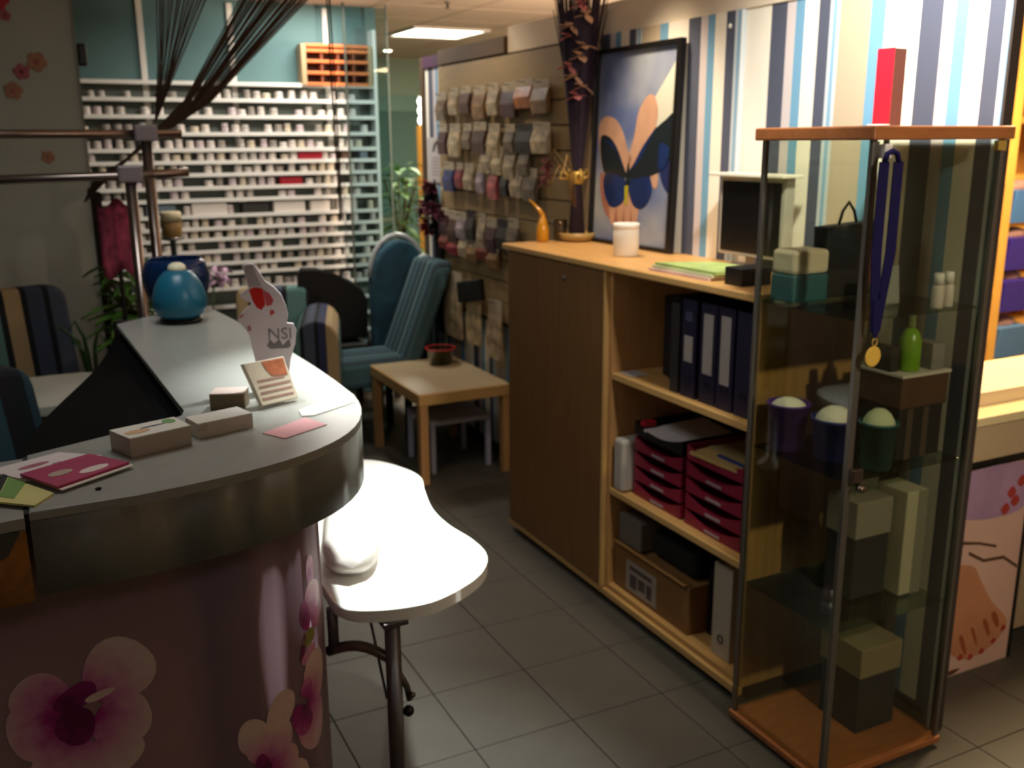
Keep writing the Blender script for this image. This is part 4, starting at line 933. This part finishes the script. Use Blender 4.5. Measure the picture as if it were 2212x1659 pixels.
# lower boxes, added in place of wallpaper stripes seen through the glass
t = thing('stripe_box', (1.88, 1.73, .4302), 'charcoal box with pale lid standing in for wallpaper stripes, lower glass shelf', 'box')
part('box_body', B().box(1.82, 1.94, 1.68, 1.78, .4302, .60, .003), mat('charcoal_box', '#23262a', .6, var=.1), t)
part('lid', B().box(1.817, 1.943, 1.677, 1.783, .60, .70, .003), mat('pale_lid', '#8d8474', .6), t)
t = thing('stripe_box', (1.985, 1.70, .4302), 'pale cream box standing in for wallpaper stripes right of the charcoal box', 'box')
part('box_body', B().box(1.95, 2.025, 1.64, 1.74, .4302, .72, .003), mat('pale_box', '#b9b296', .6), t)
part('printed_band', B().box(1.99, 2.024, 1.6385, 1.64, .4302, .72), mat('pale_band', '#85806f', .6), t)
t = thing('floor_stripe_box', (1.94, 1.72, .0321), 'dark box with beige lid standing in for wallpaper stripes, showcase bottom', 'box')
part('box_body', B().box(1.86, 2.0, 1.66, 1.80, .0321, .20, .003), mat('stripe_dark', '#25242c', .6), t)
part('lid', B().box(1.855, 2.005, 1.655, 1.805, .20, .285, .003), mat('stripe_beige', '#8f8062', .6), t)
for k, (zz, lab) in enumerate(((.4302, 'lower of two dark little jars stacked on the lower glass shelf'), (.4652, 'upper of two dark little jars stacked on the lower glass shelf'))):
    solo('little_jar', B().lathe([(.019, 0), (.020, .003), (.020, .022), (.016, .024), (.017, .033)], (1.725, 1.66, zz), 14), mat('jar_plum', '#2c2230', .4), (1.725, 1.66, zz), lab, 'jar', 'dark jars in the showcase')
# red box on top
rbx = thing('red_box', (1.897, 1.767, 1.6302), 'tall red box with brown end standing on the glass cabinet', 'box')
part('red_face', B().box(1.877, 1.880, 1.742, 1.794, 1.6302, 1.812, .001), red_m, rbx)
part('box_body', B().box(1.880, 1.918, 1.742, 1.794, 1.6302, 1.810, .001), mat('box_brown', '#6a3c30', .6), rbx)
solo('coin_dish', B().lathe([(.02, 0), (.026, .004), (.024, .005)], (1.80, 1.70, 1.6302), 16), white, (1.80, 1.70, 1.6302), 'small white dish on the cabinet top left of the red box', 'dish')
# medal
md = thing('medal', (1.664, 1.535, 1.10), 'gold medal on a navy ribbon hanging from the showcase door', 'medal')
nav = mat('ribbon_navy', '#141144', .7, spec=.2)
YM = 1.530
for (xt, xb) in ((1.648, 1.662), (1.690, 1.666)):
    part('ribbon_strap', B().prism([(xt-.014, YM, 1.555), (xt+.014, YM, 1.555), (xt+.014, YM, 1.36), (xb+.011, YM, 1.185), (xb-.011, YM, 1.185), (xt-.015, YM, 1.36)], (0, .003, 0)), nav, md)
part('ribbon_loop', B().tube([(1.648, YM+.001, 1.555), (1.655, YM+.001, 1.572), (1.669, YM+.001, 1.578), (1.683, YM+.001, 1.572), (1.690, YM+.001, 1.555)], .006, 8), nav, md)
part('ribbon_join', B().prism([(1.648, YM-.002, 1.26), (1.682, YM-.002, 1.26), (1.676, YM-.002, 1.20), (1.667, YM-.002, 1.172), (1.660, YM-.002, 1.172), (1.652, YM-.002, 1.20)], (0, .003, 0)), nav, md)
part('ring', B().tube([(1.664+.007*math.cos(a*PI/5), YM, 1.163+.009*math.sin(a*PI/5)) for a in range(10)], .0016, 6, True), gold, md)
part('disc', B().lathe([(.022, -.002), (.024, 0), (.022, .002), (.018, .0012)], (1.662, YM, 1.130), 28, axis=(0, -1, 0)), mat('medal_gold', '#e0b64e', .4), md)

# ------------------------------------------------------------------ side table, stool, chairs
st = thing('side_table', (1.80, 4.47, 0), 'square pale topped beech side table between the chairs and cabinets', 'side table')
part('tabletop', B().box(1.555, 2.04, 4.11, 4.83, .395, .45, .003), beech_edge, st)
part('top_sheet', B().box(1.562, 2.033, 4.117, 4.823, .45, .452), mat('table_top_pale', '#b9a684', .35, var=.05, scale=6), st)
for x, y in ((1.58, 4.135), (2.015, 4.135), (1.58, 4.805), (2.015, 4.805)):
    part('leg', B().box(x-.021, x+.021, y-.021, y+.021, 0, .395, .002), beech_v, st)
so = thing('footstool', (1.85, 4.42, 0), 'low white footstool tucked under the beech side table', 'footstool')
wst = mat('stool_white', '#b9b9cc', .5)
part('seat', B().box(1.66, 1.99, 4.24, 4.58, .245, .27, .008), wst, so)
for x, y in ((1.675, 4.255), (1.975, 4.255), (1.675, 4.565), (1.975, 4.565)):
    part('leg', B().box(x-.012, x+.012, y-.012, y+.012, 0, .245, .002), wst, so)
bs = thing('basket', (1.93, 4.70, .4522), 'clear plastic tub with red rim holding leaflets on the side table', 'tub')
part('tub', B().lathe([(.06, 0), (.075, .08), (.078, .08), (.078, .084), (.07, .084), (.057, .004)], (1.90, 4.68, .4522), 20), glass('tub_clear', '#b9b49c', .75, .1), bs)
part('rim', B().tube([(1.90+.078*math.cos(2*PI*i/20), 4.68+.078*math.sin(2*PI*i/20), .538) for i in range(20)], .004, 6, True), mat('rim_red', '#c22a2a', .4), bs)
part('leaflets', B().box(1.865, 1.93, 4.65, 4.71, .458, .50, .002, (0, 0, .4)), mat('leaf_mix', '#7d6a3a', .7, var=.5, scale=30), bs)

def slipper_chair(name, loc, rotz, label, fab, w=.5, seat_h=.45, back_h=.95, lean=.16, grp=None, rounded=False):
    t = thing(name, loc, label, 'chair', grp, rotz)
    hw = w/2
    part('seat', B().box(-hw, hw, -.26, .22, seat_h-.15, seat_h, .035), fab, t, local=True)
    b = B()
    if rounded:
        pts = [(-hw, seat_h-.10)] + [(hw*math.cos(PI-PI*i/12), back_h-.22+.22*math.sin(PI*i/12)) for i in range(13)] + [(hw, seat_h-.10)]
    else:
        pts = [(-hw, seat_h-.10)] + [(-hw+.06-.06*math.cos(PI/2*i/4), back_h-.06+.06*math.sin(PI/2*i/4)) for i in range(5)] + [(hw-.06+.06*math.sin(PI/2*i/4), back_h-.06+.06*math.cos(PI/2*i/4)) for i in range(5)] + [(hw, seat_h-.10)]
    b.prism([(x, .16+lean*(z-seat_h), z) for x, z in pts], (0, .10, 0), .02)
    part('backrest', b, fab, t, local=True)
    for x, y in ((-hw+.04, -.22), (hw-.04, -.22), (-hw+.04, .18), (hw-.04, .18)):
        part('leg', B().box(x-.018, x+.018, y-.018, y+.018, 0, seat_h-.15, .002), dark_brown, t, local=True)
    return t
# armchair behind the hand display
ac = slipper_chair('armchair', (1.11, 5.12, 0), -.3, 'striped armchair with rounded arm behind the hand display', fabric, .40, .42, .83, .10)
part('armrest', B().prism([(.14+(.11-.11*math.cos(PI*i/8)), -.42, .635+.11*math.sin(PI*i/8)) for i in range(9)]+[(.36, -.42, .10), (.14, -.42, .10)], (0, .60, 0), .012), stripes('arm_fabric', 0, .14, .24, [(.12, '#5f8480'), (.2, '#12141c'), (.42, '#454c5c'), (.5, '#10131a'), (.66, '#2c3050'), (.9, '#a8906a'), (1.0, '#5f8480')], 1, .9), ac, local=True)
part('armrest', B().prism([(-.32+(.06-.06*math.cos(PI*i/8)), -.30, .58+.06*math.sin(PI*i/8)) for i in range(9)]+[(-.20, -.30, .10), (-.32, -.30, .10)], (0, .5, 0), .01), fabric, ac, local=True)
# teal striped chair facing left
slipper_chair('striped_chair', (1.60, 5.03, 0), -PI/2, 'dark teal striped chair seen from the side behind the side table', fabric2, .40, .47, .97, .40)
ct = slipper_chair('covered_chair', (1.90, 5.52, 0), PI, 'tall rounded blue checked chair back wrapped in clear plastic', mat('blue_check', '#1e4658', .8, var=.35, scale=9), .33, .40, 1.06, .02, None, True)
part('plastic_cover', B().tube([(-.165, .21, .86)]+[(.168*math.cos(PI-PI*i/10), .21, .85+.235*math.sin(PI*i/10)) for i in range(11)]+[(.165, .21, .86)], .016, 8), mat('plastic_white', '#a8adaf', .25), ct, local=True)
part('plastic_bag', B().ell((-.13, .30, .86), (.07, .04, .12), 14, 8), mat('plastic_grey', '#98a8a4', .3, var=.2, scale=20), ct, local=True)
# black stacking chairs
def black_chair(loc, rotz, label):
    t = thing('stacking_chair', loc, label, 'chair', 'black stacking chairs', rotz)
    part('seat', B().box(-.22, .22, -.22, .20, .43, .45, .01), black, t, local=True)
    pts = [(.20, .50), (.205, .90), (.18, .925), (.10, .92), (.0, .885), (-.10, .835), (-.17, .78), (-.20, .72), (-.20, .50)]
    part('backrest', B().prism([(x, .22+.12*(z-.5), z) for x, z in pts], (0, .02, 0), .006), mat('chair_black', '#0d0b0b', .5), t, local=True)
    for x in (-.21, .21):
        part('leg', B().tube([(x, .30, 0), (x, .25, .44), (x, .24, .52)], .011, 8), black, t, local=True)
        part('leg', B().tube([(x, -.26, 0), (x, -.20, .43)], .011, 8), black, t, local=True)
    return t
black_chair((1.51, 5.56, 0), PI, 'black stacking chair with slanted back, left and front of the two')
black_chair((1.53, 5.64, 0), PI, 'black stacking chair mostly hidden behind the other black one')
# chairs at the left
slipper_chair('striped_chair', (-.04, 4.12, 0), .3, 'striped chair with tan and navy bands against the grey partition', fabric_l, .50, .46, 1.03, .2)
slipper_chair('striped_chair', (-.10, 2.72, 0), .5, 'dark striped chair behind the desk at the left edge', stripes('shaded_striped_fabric', 0, -.23, .19, [(.25, '#12161a'), (.5, '#24404a'), (.6, '#0e1114'), (.85, '#2e4c56'), (1.0, '#1a1418')], 1, .9), .46, .48, .98, .25)  # teal fabric copy with shade put into its colours, against the lamp's brightness
# white rounded table at the left
wt = thing('white_table', (.03, 3.60, 0), 'white round edged table between the left chair and the desk', 'table')
ov = [(.03+.27*math.copysign(abs(math.cos(a))**.7, math.cos(a)), 3.60+.24*math.copysign(abs(math.sin(a))**.7, math.sin(a))) for a in [2*PI*i/32 for i in range(32)]]
part('tabletop', B().prism([(x, y, .75) for x, y in ov], (0, 0, .03), .008, True), mat('table_white', '#d4d2c4', .4), wt)
part('skirt', B().prism([(.03+(x-.03)*.9, 3.60+(y-3.60)*.9, .57) for x, y in ov], (0, 0, .18), 0, True), mat('table_skirt', '#c4b9a4', .5), wt)
part('pedestal', B().lathe([(.16, 0), (.16, .02), (.04, .04), (.04, .57)], (.03, 3.60, 0), 20), steel, wt)

# ------------------------------------------------------------------ chrome rail stand, plant, curtain
cst = thing('rail_stand', (.40, 3.55, 0), 'chrome tube display stand with two posts and two crossing rails', 'display stand')
YA, YB = 3.62, 3.40
for (y, xt, zt) in ((YA, .402, 1.64), (YB, .318, 1.51)):
    part('post', B().lathe([(.018, 0), (.018, zt-.02)], (xt, y, .0), 14), chrome, cst)
    part('post_foot', B().lathe([(.05, 0), (.05, .008), (.02, .02)], (xt, y, 0), 16), chrome, cst)
    part('connector', B().box(xt-.038, xt+.038, y-.026, y+.026, zt-.03, zt+.025, .006), mat('connector_grey', '#7f7274', .45, .3), cst)
part('rail', B().tube([(-1.2, YA, 1.635), (.52, YA, 1.635)], .014, 12), chrome, cst)
part('rail', B().tube([(-1.2, YB, 1.48), (.318, YB, 1.503), (.50, YB, 1.51)], .014, 12), chrome, cst)
plant('potted_plant', (.36, 4.15), .72, 1.14, .22, 100, mat('plant_green', '#5f8f38', .5, var=.3, scale=8), 'dark green potted plant behind the chrome posts', .15)
t = thing('long_leaf_plant', (.19, 4.42, 0), 'small plant with long arching leaves beside the partition end', 'plant')
part('pot', B().lathe([(.05, 0), (.065, .5), (.07, .52), (.06, .52)], (.19, 4.42, 0), 14), mat('tall_pot', '#3a342c', .6), t)
for a, L, hh in ((3.3, .16, .36), (3.8, .12, .30), (2.6, .09, .38), (5.6, .06, .33)):
    part('leaf', B().tube([(.19, 4.42, .5), (.19+.3*L*math.cos(a), 4.42+.3*L*math.sin(a)*.4, .5+hh*.8), (.19+.7*L*math.cos(a), 4.42-.1*L, .5+hh), (.19+L*math.cos(a), 4.42-.12*L, .5+hh*.9)], .012, 6, r_end=.003), green_leaf2, t)
# pink cloth hung on the lower rail end
pc = thing('pink_towel', (.335, 3.95, 1.1), 'pink cloth with flower print hanging behind the chrome posts', 'towel')
part('hanger_post', B().lathe([(.008, 0), (.008, 1.40)], (.305, 4.0, 0), 10), dark_brown, pc)
pcb = B(); rows_ = []
for i in range(9):
    rows_.append([pcb.bm.verts.new((.245+.12*i/8, 3.985-.012*math.sin(i*1.6), 1.385-.27*j/6-.02*math.sin(i))) for j in range(7)])
for a, b in zip(rows_, rows_[1:]):
    for j in range(6):
        f = pcb.bm.faces.new((a[j], a[j+1], b[j+1], b[j])); f.smooth = True
bmesh.ops.solidify(pcb.bm, geom=list(pcb.bm.faces), thickness=.004)
part('cloth', pcb, mat('pink_cloth', '#c05a78', .8, var=.5, scale=22), pc)
# amber jar with cream lid
t = thing('candle_jar', (.66, 5.2, 0), 'brown jar with cream lid on a thin stand behind the chrome posts', 'jar')
part('stand_column', B().lathe([(.10, 0), (.10, .02), (.015, .03), (.015, 1.12), (.06, 1.13), (.06, 1.14)], (.66, 5.2, 0), 14), steel, t)
part('jar_body', B().lathe([(.045, 1.14), (.05, 1.15), (.05, 1.215), (.045, 1.22)], (.66, 5.2, 0), 18), mat('jar_brown', '#8a6a3c', .4), t)
part('lid', B().lathe([(.052, 1.22), (.052, 1.262), (.048, 1.268)], (.66, 5.2, 0), 18), mat('lid_cream', '#ded2ac', .5), t)
# pink orchid
t = thing('pink_orchid', (.918, 5.75, 0), 'pale pink flower spray rising behind the blue bowl', 'flower')
part('pot', B().lathe([(.07, 0), (.09, .18), (.085, .18)], (.918, 5.75, 0), 14), mat('orchid_pot', '#5a4a44', .6), t)
part('stem', B().tube([(.918, 5.75, .15), (.91, 5.74, .6), (.93, 5.72, .84)], .006, 6), green_leaf2, t)
fb = B()
for k in range(60):
    a = 2.4*k; fb.leaf((.93+.08*math.sin(k*1.3), 5.72+.04*math.cos(k*2.1), .86+.035*math.sin(k*.9)), (math.cos(a), math.sin(a), math.sin(k)), .05, .03, droop=.2)
part('petals', fb, mat('petal_lilac', '#d5b2cc', .7), t, kind='stuff')
# brown string curtain tied back
cn = thing('string_curtain', (.6, 4.2, 1.4), 'brown string curtain gathered and tied back across the rack', 'curtain')
strb = mat('string_brown', '#4a3526', .8)
def strands(nm, tops, mid, end, n_, sp0, sp1, sp2, y, r=.0022):
    b = B()
    for k in range(n_):
        f = k/(n_-1)-.5; yy = y+.02*math.sin(k*2.3)
        b.tube([(tops+sp0*f, yy, 2.40), (mid[0]+sp1*f+.004*math.sin(k*5), yy, mid[1]), (end[0]+sp2*f*.5, yy, end[1]+sp2*f)], r, 4)
    part(nm, b, strb, cn, kind='stuff')
strands('string_bundle', .715, (.575, 1.90), (.515, 1.70), 34, .30, .07, .025, 4.2, .0018)
strands('string_bundle', 1.20, (.68, 1.77), (.235, 1.42), 50, .36, .10, .08, 4.2, .0026)
strands('loose_strings', 1.235, (1.245, 1.8), (1.25, 1.27), 4, .012, .012, .012, 4.2, .0025)
part('curtain_rail', B().box(.4, 1.5, 4.17, 4.23, 2.385, 2.4, .002), dark_brown, cn)
part('tie_back', B().tube([(.26, 4.55, 1.41), (.245, 4.4, 1.41), (.235, 4.2, 1.415), (.235, 4.19, 1.43), (.25, 4.4, 1.42), (.265, 4.56, 1.42)], .006, 6), strb, cn)
# small speaker at partition edge
t = thing('wall_speaker', (.285, 4.63, 2.02), 'small black speaker fixed on the edge of the grey partition', 'speaker')
part('speaker_body', B().box(.272, .31, 4.60, 4.66, 1.92, 2.01, .01), black, t)

# ------------------------------------------------------------------ goods on the slat wall
wcol = {'white': '#b0a084', 'tan': '#8a6a42', 'brown': '#4a2c1c', 'plum': '#46202a', 'grey': '#7c6f5c', 'orange': '#a8622c', 'black': '#191518', 'blue': '#203a78', 'red': '#8a2030', 'pink': '#c46464', 'lilac': '#a898a4', 'cream': '#c3b28e', 'rust': '#7c3426'}
ROWS = [('top', 1.885, .15, [('grey', .10), ('white', .09), ('brown', .10), ('tan', .11), ('white', .09), ('plum', .12), ('orange', .13), ('tan', .12)], 4.93, .160),
        ('second', 1.70, .155, [('plum', .09), ('cream', .11), ('grey', .08), ('brown', .12), ('cream', .10), ('grey', .08), ('black', .14), ('cream', .15)], 4.93, .160),
        ('third', 1.60, .16, [('white', .10), ('cream', .09), ('white', .09), ('grey', .08)], 4.37, .13),
        ('fourth', 1.50, .145, [('blue', .13), ('red', .07), ('white', .09), ('lilac', .07), ('pink', .08), ('black', .06), ('white', .10), ('grey', .10)], 4.85, .135),
        ('fifth', 1.265, .17, [('plum', .10), ('brown', .10), ('lilac', .09), ('black', .08), ('white', .07), ('plum', .09), ('black', .13), ('grey', .09)], 4.93, .120),
        ('sixth', 1.14, .12, [('rust', .13), ('red', .10), ('white', .09), ('tan', .10), ('rust', .12), ('tan', .1)], 4.93, .125)]
hookm = steel
def pack(y, zt, w, h, col, label, grp, x=2.045):
    t = thing('hanging_pack', (x, y, zt-h), label, 'pack', grp)
    part('header_card', B().box(x-.001, x+.002, y-w/2, y+w/2, zt-h*.28, zt), mat('hd_'+col, '#b3a892' if col != 'black' else '#2a2626', .6), t)
    part('pouch', B().prism([(x-.010, y-w/2, zt-h), (x-.016, y-w*.46, zt-h*.62), (x-.004, y-w/2, zt-h*.27), (x+.004, y-w/2, zt-h*.27), (x+.006, y-w/2, zt-h)], (0, w, 0), .003), mat('pk_'+col, wcol[col], .35, var=.6, scale=16), t)
    part('hook', B().tube([(2.074, y, zt-.012), (x-.03, y, zt-.012), (x-.036, y, zt-.004)], .0022, 6), hookm, t)
for (rn, zt, h, items, y0, dy) in ROWS:
    for k, (col, w) in enumerate(items):
        pack(y0-dy*k+.02*(random.random()-.5), zt-.03*random.random(), min(dy*.97, w*1.22), h*(.78+.3*random.random()), col, '%s pack hanging %s from the left in the %s row of the slat wall' % (col, ORD[k], rn), 'packs in the %s row of the slat wall' % rn)
for (y, w, h, zt, col, lab) in ((4.82, .22, .36, .92, 'white', 'large pale bag hanging at the left of the lowest slat wall row'), (4.55, .16, .33, .90, 'cream', 'large cream bag hanging in the middle of the lowest slat wall row'), (4.30, .15, .30, .84, 'white', 'pale bag hanging at the right of the lowest slat wall row')):
    pack(y, zt, w, h, col, lab, 'bags in the lowest row of the slat wall')
solo('black_pouch', B().box(2.0, 2.03, 4.38, 4.68, .80, .91, .008, (-.18, 0, 0)), black, (2.015, 4.53, .80), 'black flat pouch hanging askew above the pale bags', 'pouch')
# notice and garland on the wall end
sg = thing('notice', (2.09, 5.15, 1.37), 'white notice with a dark feather drawing on the wall end', 'notice')
part('sheet', B().box(2.092, 2.098, 5.04, 5.27, 1.38, 1.625, .001), mat('notice_grey', '#b9b3b0', .7), sg)
part('printed_feather', B().prism([(2.0915, 5.20, 1.545), (2.0915, 5.17, 1.55), (2.0915, 5.13, 1.60), (2.0915, 5.14, 1.61), (2.0915, 5.18, 1.585)], (.0006, 0, 0)), mat('feather_dark', '#2a282c', .6), sg)
for k in range(6):
    part('printed_line', B().box(2.0914, 2.092, 5.10, 5.21, 1.42+.018*k, 1.426+.018*k), mat('line_grey', '#8a8486', .6), sg)
gd = thing('flower_garland', (2.05, 5.1, 1.1), 'dark pink artificial flower garland hanging under the notice', 'garland')
pet = [mat('garland_plum', '#5a1a34', .7), mat('garland_red', '#8a1428', .7), mat('garland_black', '#141012', .8), mat('garland_pink', '#9a5a70', .7)]
for k, (y, zc, m, r) in enumerate(((5.16, 1.365, pet[1], .05), (5.08, 1.355, pet[0], .05), (5.12, 1.31, pet[2], .06), (5.20, 1.24, pet[0], .07), (5.12, 1.25, pet[3], .06), (5.02, 1.24, pet[0], .065), (4.97, 1.22, pet[3], .05), (5.19, 1.15, pet[1], .06), (5.15, 1.12, pet[1], .05), (5.06, 1.16, pet[2], .06))):
    b = B()
    for j in range(14):
        a = 2.4*j; e = math.sin(j*1.9); b.leaf((2.05, y, zc), (-abs(math.cos(a))-.2, math.sin(a), e), r*1.1, r*.8, droop=.15)
    part('flower', b, m, gd)
gv = B()
for k in range(5):
    gv.tube([(2.06, 5.1, 1.40), (2.05, 5.1-.03*k, 1.2), (2.055, 5.06-.02*k, .8+.05*k)], .006, 5)
part('stem', gv, pet[2], gd)
part('hanging_scarf', B().prism([(2.05, 5.11, 1.22), (2.05, 5.02, 1.22), (2.055, 4.995, .55), (2.055, 5.09, .55)], (.012, 0, 0), .004), pet[2], gd)

# ------------------------------------------------------------------ shop beyond the wall end, at the right
cn2 = thing('service_counter', (2.85, 2.1, 0), 'beige counter with white top and a foot picture panel at the right', 'counter')
part('counter_body', B().box(2.26, 3.6, 1.80, 2.25, .08, .69), mat('counter_beige', '#b09a7c', .6), cn2)
part('upper_band', B().box(2.26, 3.6, 1.785, 2.25, .69, .80, .002), mat('counter_band', '#c2ab88', .6), cn2)
part('dark_groove', B().box(2.26, 3.6, 1.79, 1.80, .665, .695), black, cn2)
part('countertop', B().box(2.25, 3.62, 1.775, 2.27, .80, .828, .003), mat('counter_top', '#ecd9a8', .4), cn2)
po = part('poster', B().box(2.28, 2.635, 1.782, 1.80, .0, .66, .001), mat('poster_pale', '#d9b2a0', .5, var=.06, scale=5), cn2)
part('poster_edge', B().box(2.635, 2.65, 1.78, 1.80, 0, .67), black, cn2)
sk = mat('foot_skin', '#c98a62', .5, var=.1, scale=6); sk2 = mat('foot_shadow', '#a0522e', .5); tw_ = mat('twig_print', '#5a3a22', .6); vio = mat('poster_violet', '#a888a8', .5, var=.2, scale=6); rdp = mat('poster_red', '#b03a34', .5)
def post(name, pts, k, m, k_s=True):
    P = smooth2(pts, 4) if k_s else pts
    part(name, B().prism([(x, 1.7815-.0004*k, z) for x, z in P], (0, .0004, 0)), m, po)
post('printed_sky', [(2.30, .655), (2.63, .655), (2.63, .52), (2.50, .50), (2.36, .52), (2.30, .56)], 1, vio)
post('printed_foot', [(2.30, .36), (2.42, .36), (2.47, .30), (2.53, .22), (2.60, .155), (2.615, .12), (2.59, .085), (2.54, .055), (2.48, .045), (2.42, .05), (2.36, .09), (2.31, .16)], 2, sk)
for k, (x0, x1) in enumerate(((2.43, 2.44), (2.48, 2.485), (2.53, 2.54), (2.565, 2.58))):
    post('printed_toe_gap', [(x0, .065+.02*k), (x1, .07+.02*k), (x1-.025, .13+.016*k), (x0-.03, .125+.016*k)], 3, sk2)
for x, z in ((2.415, .055), (2.46, .045), (2.51, .052), (2.56, .075), (2.60, .11)):
    post('printed_toenail', [(x-.012, z), (x, z-.008), (x+.014, z), (x, z+.014)], 3, rdp)
post('printed_twig', [(2.40, .40), (2.47, .362), (2.56, .355), (2.63, .31), (2.63, .32), (2.56, .365), (2.47, .372), (2.40, .41)], 3, tw_, False)
post('printed_twig', [(2.36, .44), (2.44, .425), (2.52, .40), (2.52, .408), (2.44, .433), (2.36, .45)], 3, tw_, False)
for x, z in ((2.56, .57), (2.60, .60), (2.54, .52), (2.58, .54)):
    post('printed_blossom', [(x-.02, z), (x, z-.018), (x+.02, z), (x, z+.02)], 3, rdp)
post('printed_blossom', [(2.33, .43), (2.36, .41), (2.37, .45), (2.34, .47)], 3, rdp)
post('printed_paper_edge', [(2.345, .015), (2.38, .005), (2.42, .018), (2.38, .022)], 3, tw_)
cb_ = solo('cable', B().tube([(2.272, 1.77, .80), (2.30, 1.765, .72), (2.312, 1.765, .60), (2.296, 1.765, .50), (2.27, 1.765, .42), (2.262, 1.765, .2), (2.262, 1.765, .01)], .005, 7), black, (2.27, 1.77, 0), 'black cable hanging down beside the foot picture', 'cable')
tl = thing('till_tray', (2.5, 1.98, .8282), 'white sloping till box with dark side on the beige counter', 'till')
part('tray_body', B().prism([(2.32, 1.86, .8282), (2.32, 2.14, .8282), (2.32, 2.14, .90), (2.32, 1.86, .87)], (.42, 0, 0), .004), mat('till_white', '#e3cfae', .5), tl)
part('dark_side', B().box(2.30, 2.32, 1.87, 2.13, .8282, .868), black, tl)
su = thing('wooden_shelving', (4.1, 3.2, 0), 'yellow lit wooden shelving full of goods in the next room', 'shelving')
for x in (3.30, 4.03, 4.75):
    part('upright', B().box(x-.025, x+.025, 3.0, 3.05, 0, 2.2, .003), yellow_wood, su)
    part('upright', B().box(x-.025, x+.025, 3.35, 3.40, 0, 2.2, .003), yellow_wood, su)
szs = (1.95, 1.70, 1.43, 1.16, .92, .69, .50, .25)
for zz in szs:
    part('shelf', B().box(3.30, 4.0, 3.0, 3.40, zz-.03, zz, .003), yellow_wood, su)
    part('shelf', B().box(4.06, 4.75, 3.15, 3.40, zz-.03, zz, .003), yellow_wood, su)
part('back_board', B().box(3.28, 4.78, 3.40, 3.42, 0, 2.2), mat('shelf_back', '#a87838', .7), su)
bcol = [mat('bin_light_blue', '#4a7cc0', .5), mat('bin_violet', '#3a2a9a', .5), mat('bin_violet2', '#3c2c9c', .5), mat('bin_sky', '#5a86bc', .5), mat('bin_violet3', '#33289a', .5)]
bn = ['light blue bin at the top of the column of shelf bins', 'violet bin under the topmost light blue bin', 'violet bin in the middle of the column of bins', 'sky blue bin below the two violet bins', 'violet bin at the bottom of the column of bins']
for k, zz in enumerate((1.22, 1.0, .80, .575, .38)):
    x0 = 4.085; t = thing('storage_bin', (x0+.1, 3.08, zz), bn[k], 'bin', 'bins on the wooden shelving')
    part('bin_shell', B().prism([(x0, 3.0, zz+.15), (x0, 3.02, zz), (x0, 3.14, zz), (x0, 3.14, zz+.15)], (.22, 0, 0), .006), bcol[k], t)
    part('contents', B().ell((x0+.11, 3.09, zz+.16), (.09, .045, .035), 12, 8), mat('bin_goods', '#a8807a', .7, var=.3, scale=20), t)
gcol = ['#e8dfd0', '#c8a8b4', '#e6c98a', '#1c1614', '#a83a30', '#d8d0b8']
gn = ['white', 'pink', 'yellow', 'black', 'red', 'cream']
for si, zz in enumerate(szs[:7]):
    for k in range(5):
        c = (si*2+k*3+1) % 6; x = 3.96-.085*k; hh = .10+.02*((si+k) % 3)
        if hh > (szs[si-1]-zz-.04 if si else .2): hh = .09
        t = thing('goods_bottle', (x, 3.06, zz), '%s bottle %s from the right on the %s yellow shelf from the top' % (gn[c], ORD[k], ORD[si]), 'bottle', 'bottles on the %s yellow shelf' % ORD[si])
        part('bottle_body', B().lathe([(.03, 0), (.032, .005), (.032, hh*.62), (.018, hh*.75)], (x, 3.06, zz), 12), mat('gd_'+gn[c], gcol[c], .5), t)
        part('cap', B().lathe([(.018, hh*.75), (.018, hh), (.015, hh+.002)], (x, 3.06, zz), 12), mat('gd_cap', '#e0d8c8', .5), t)
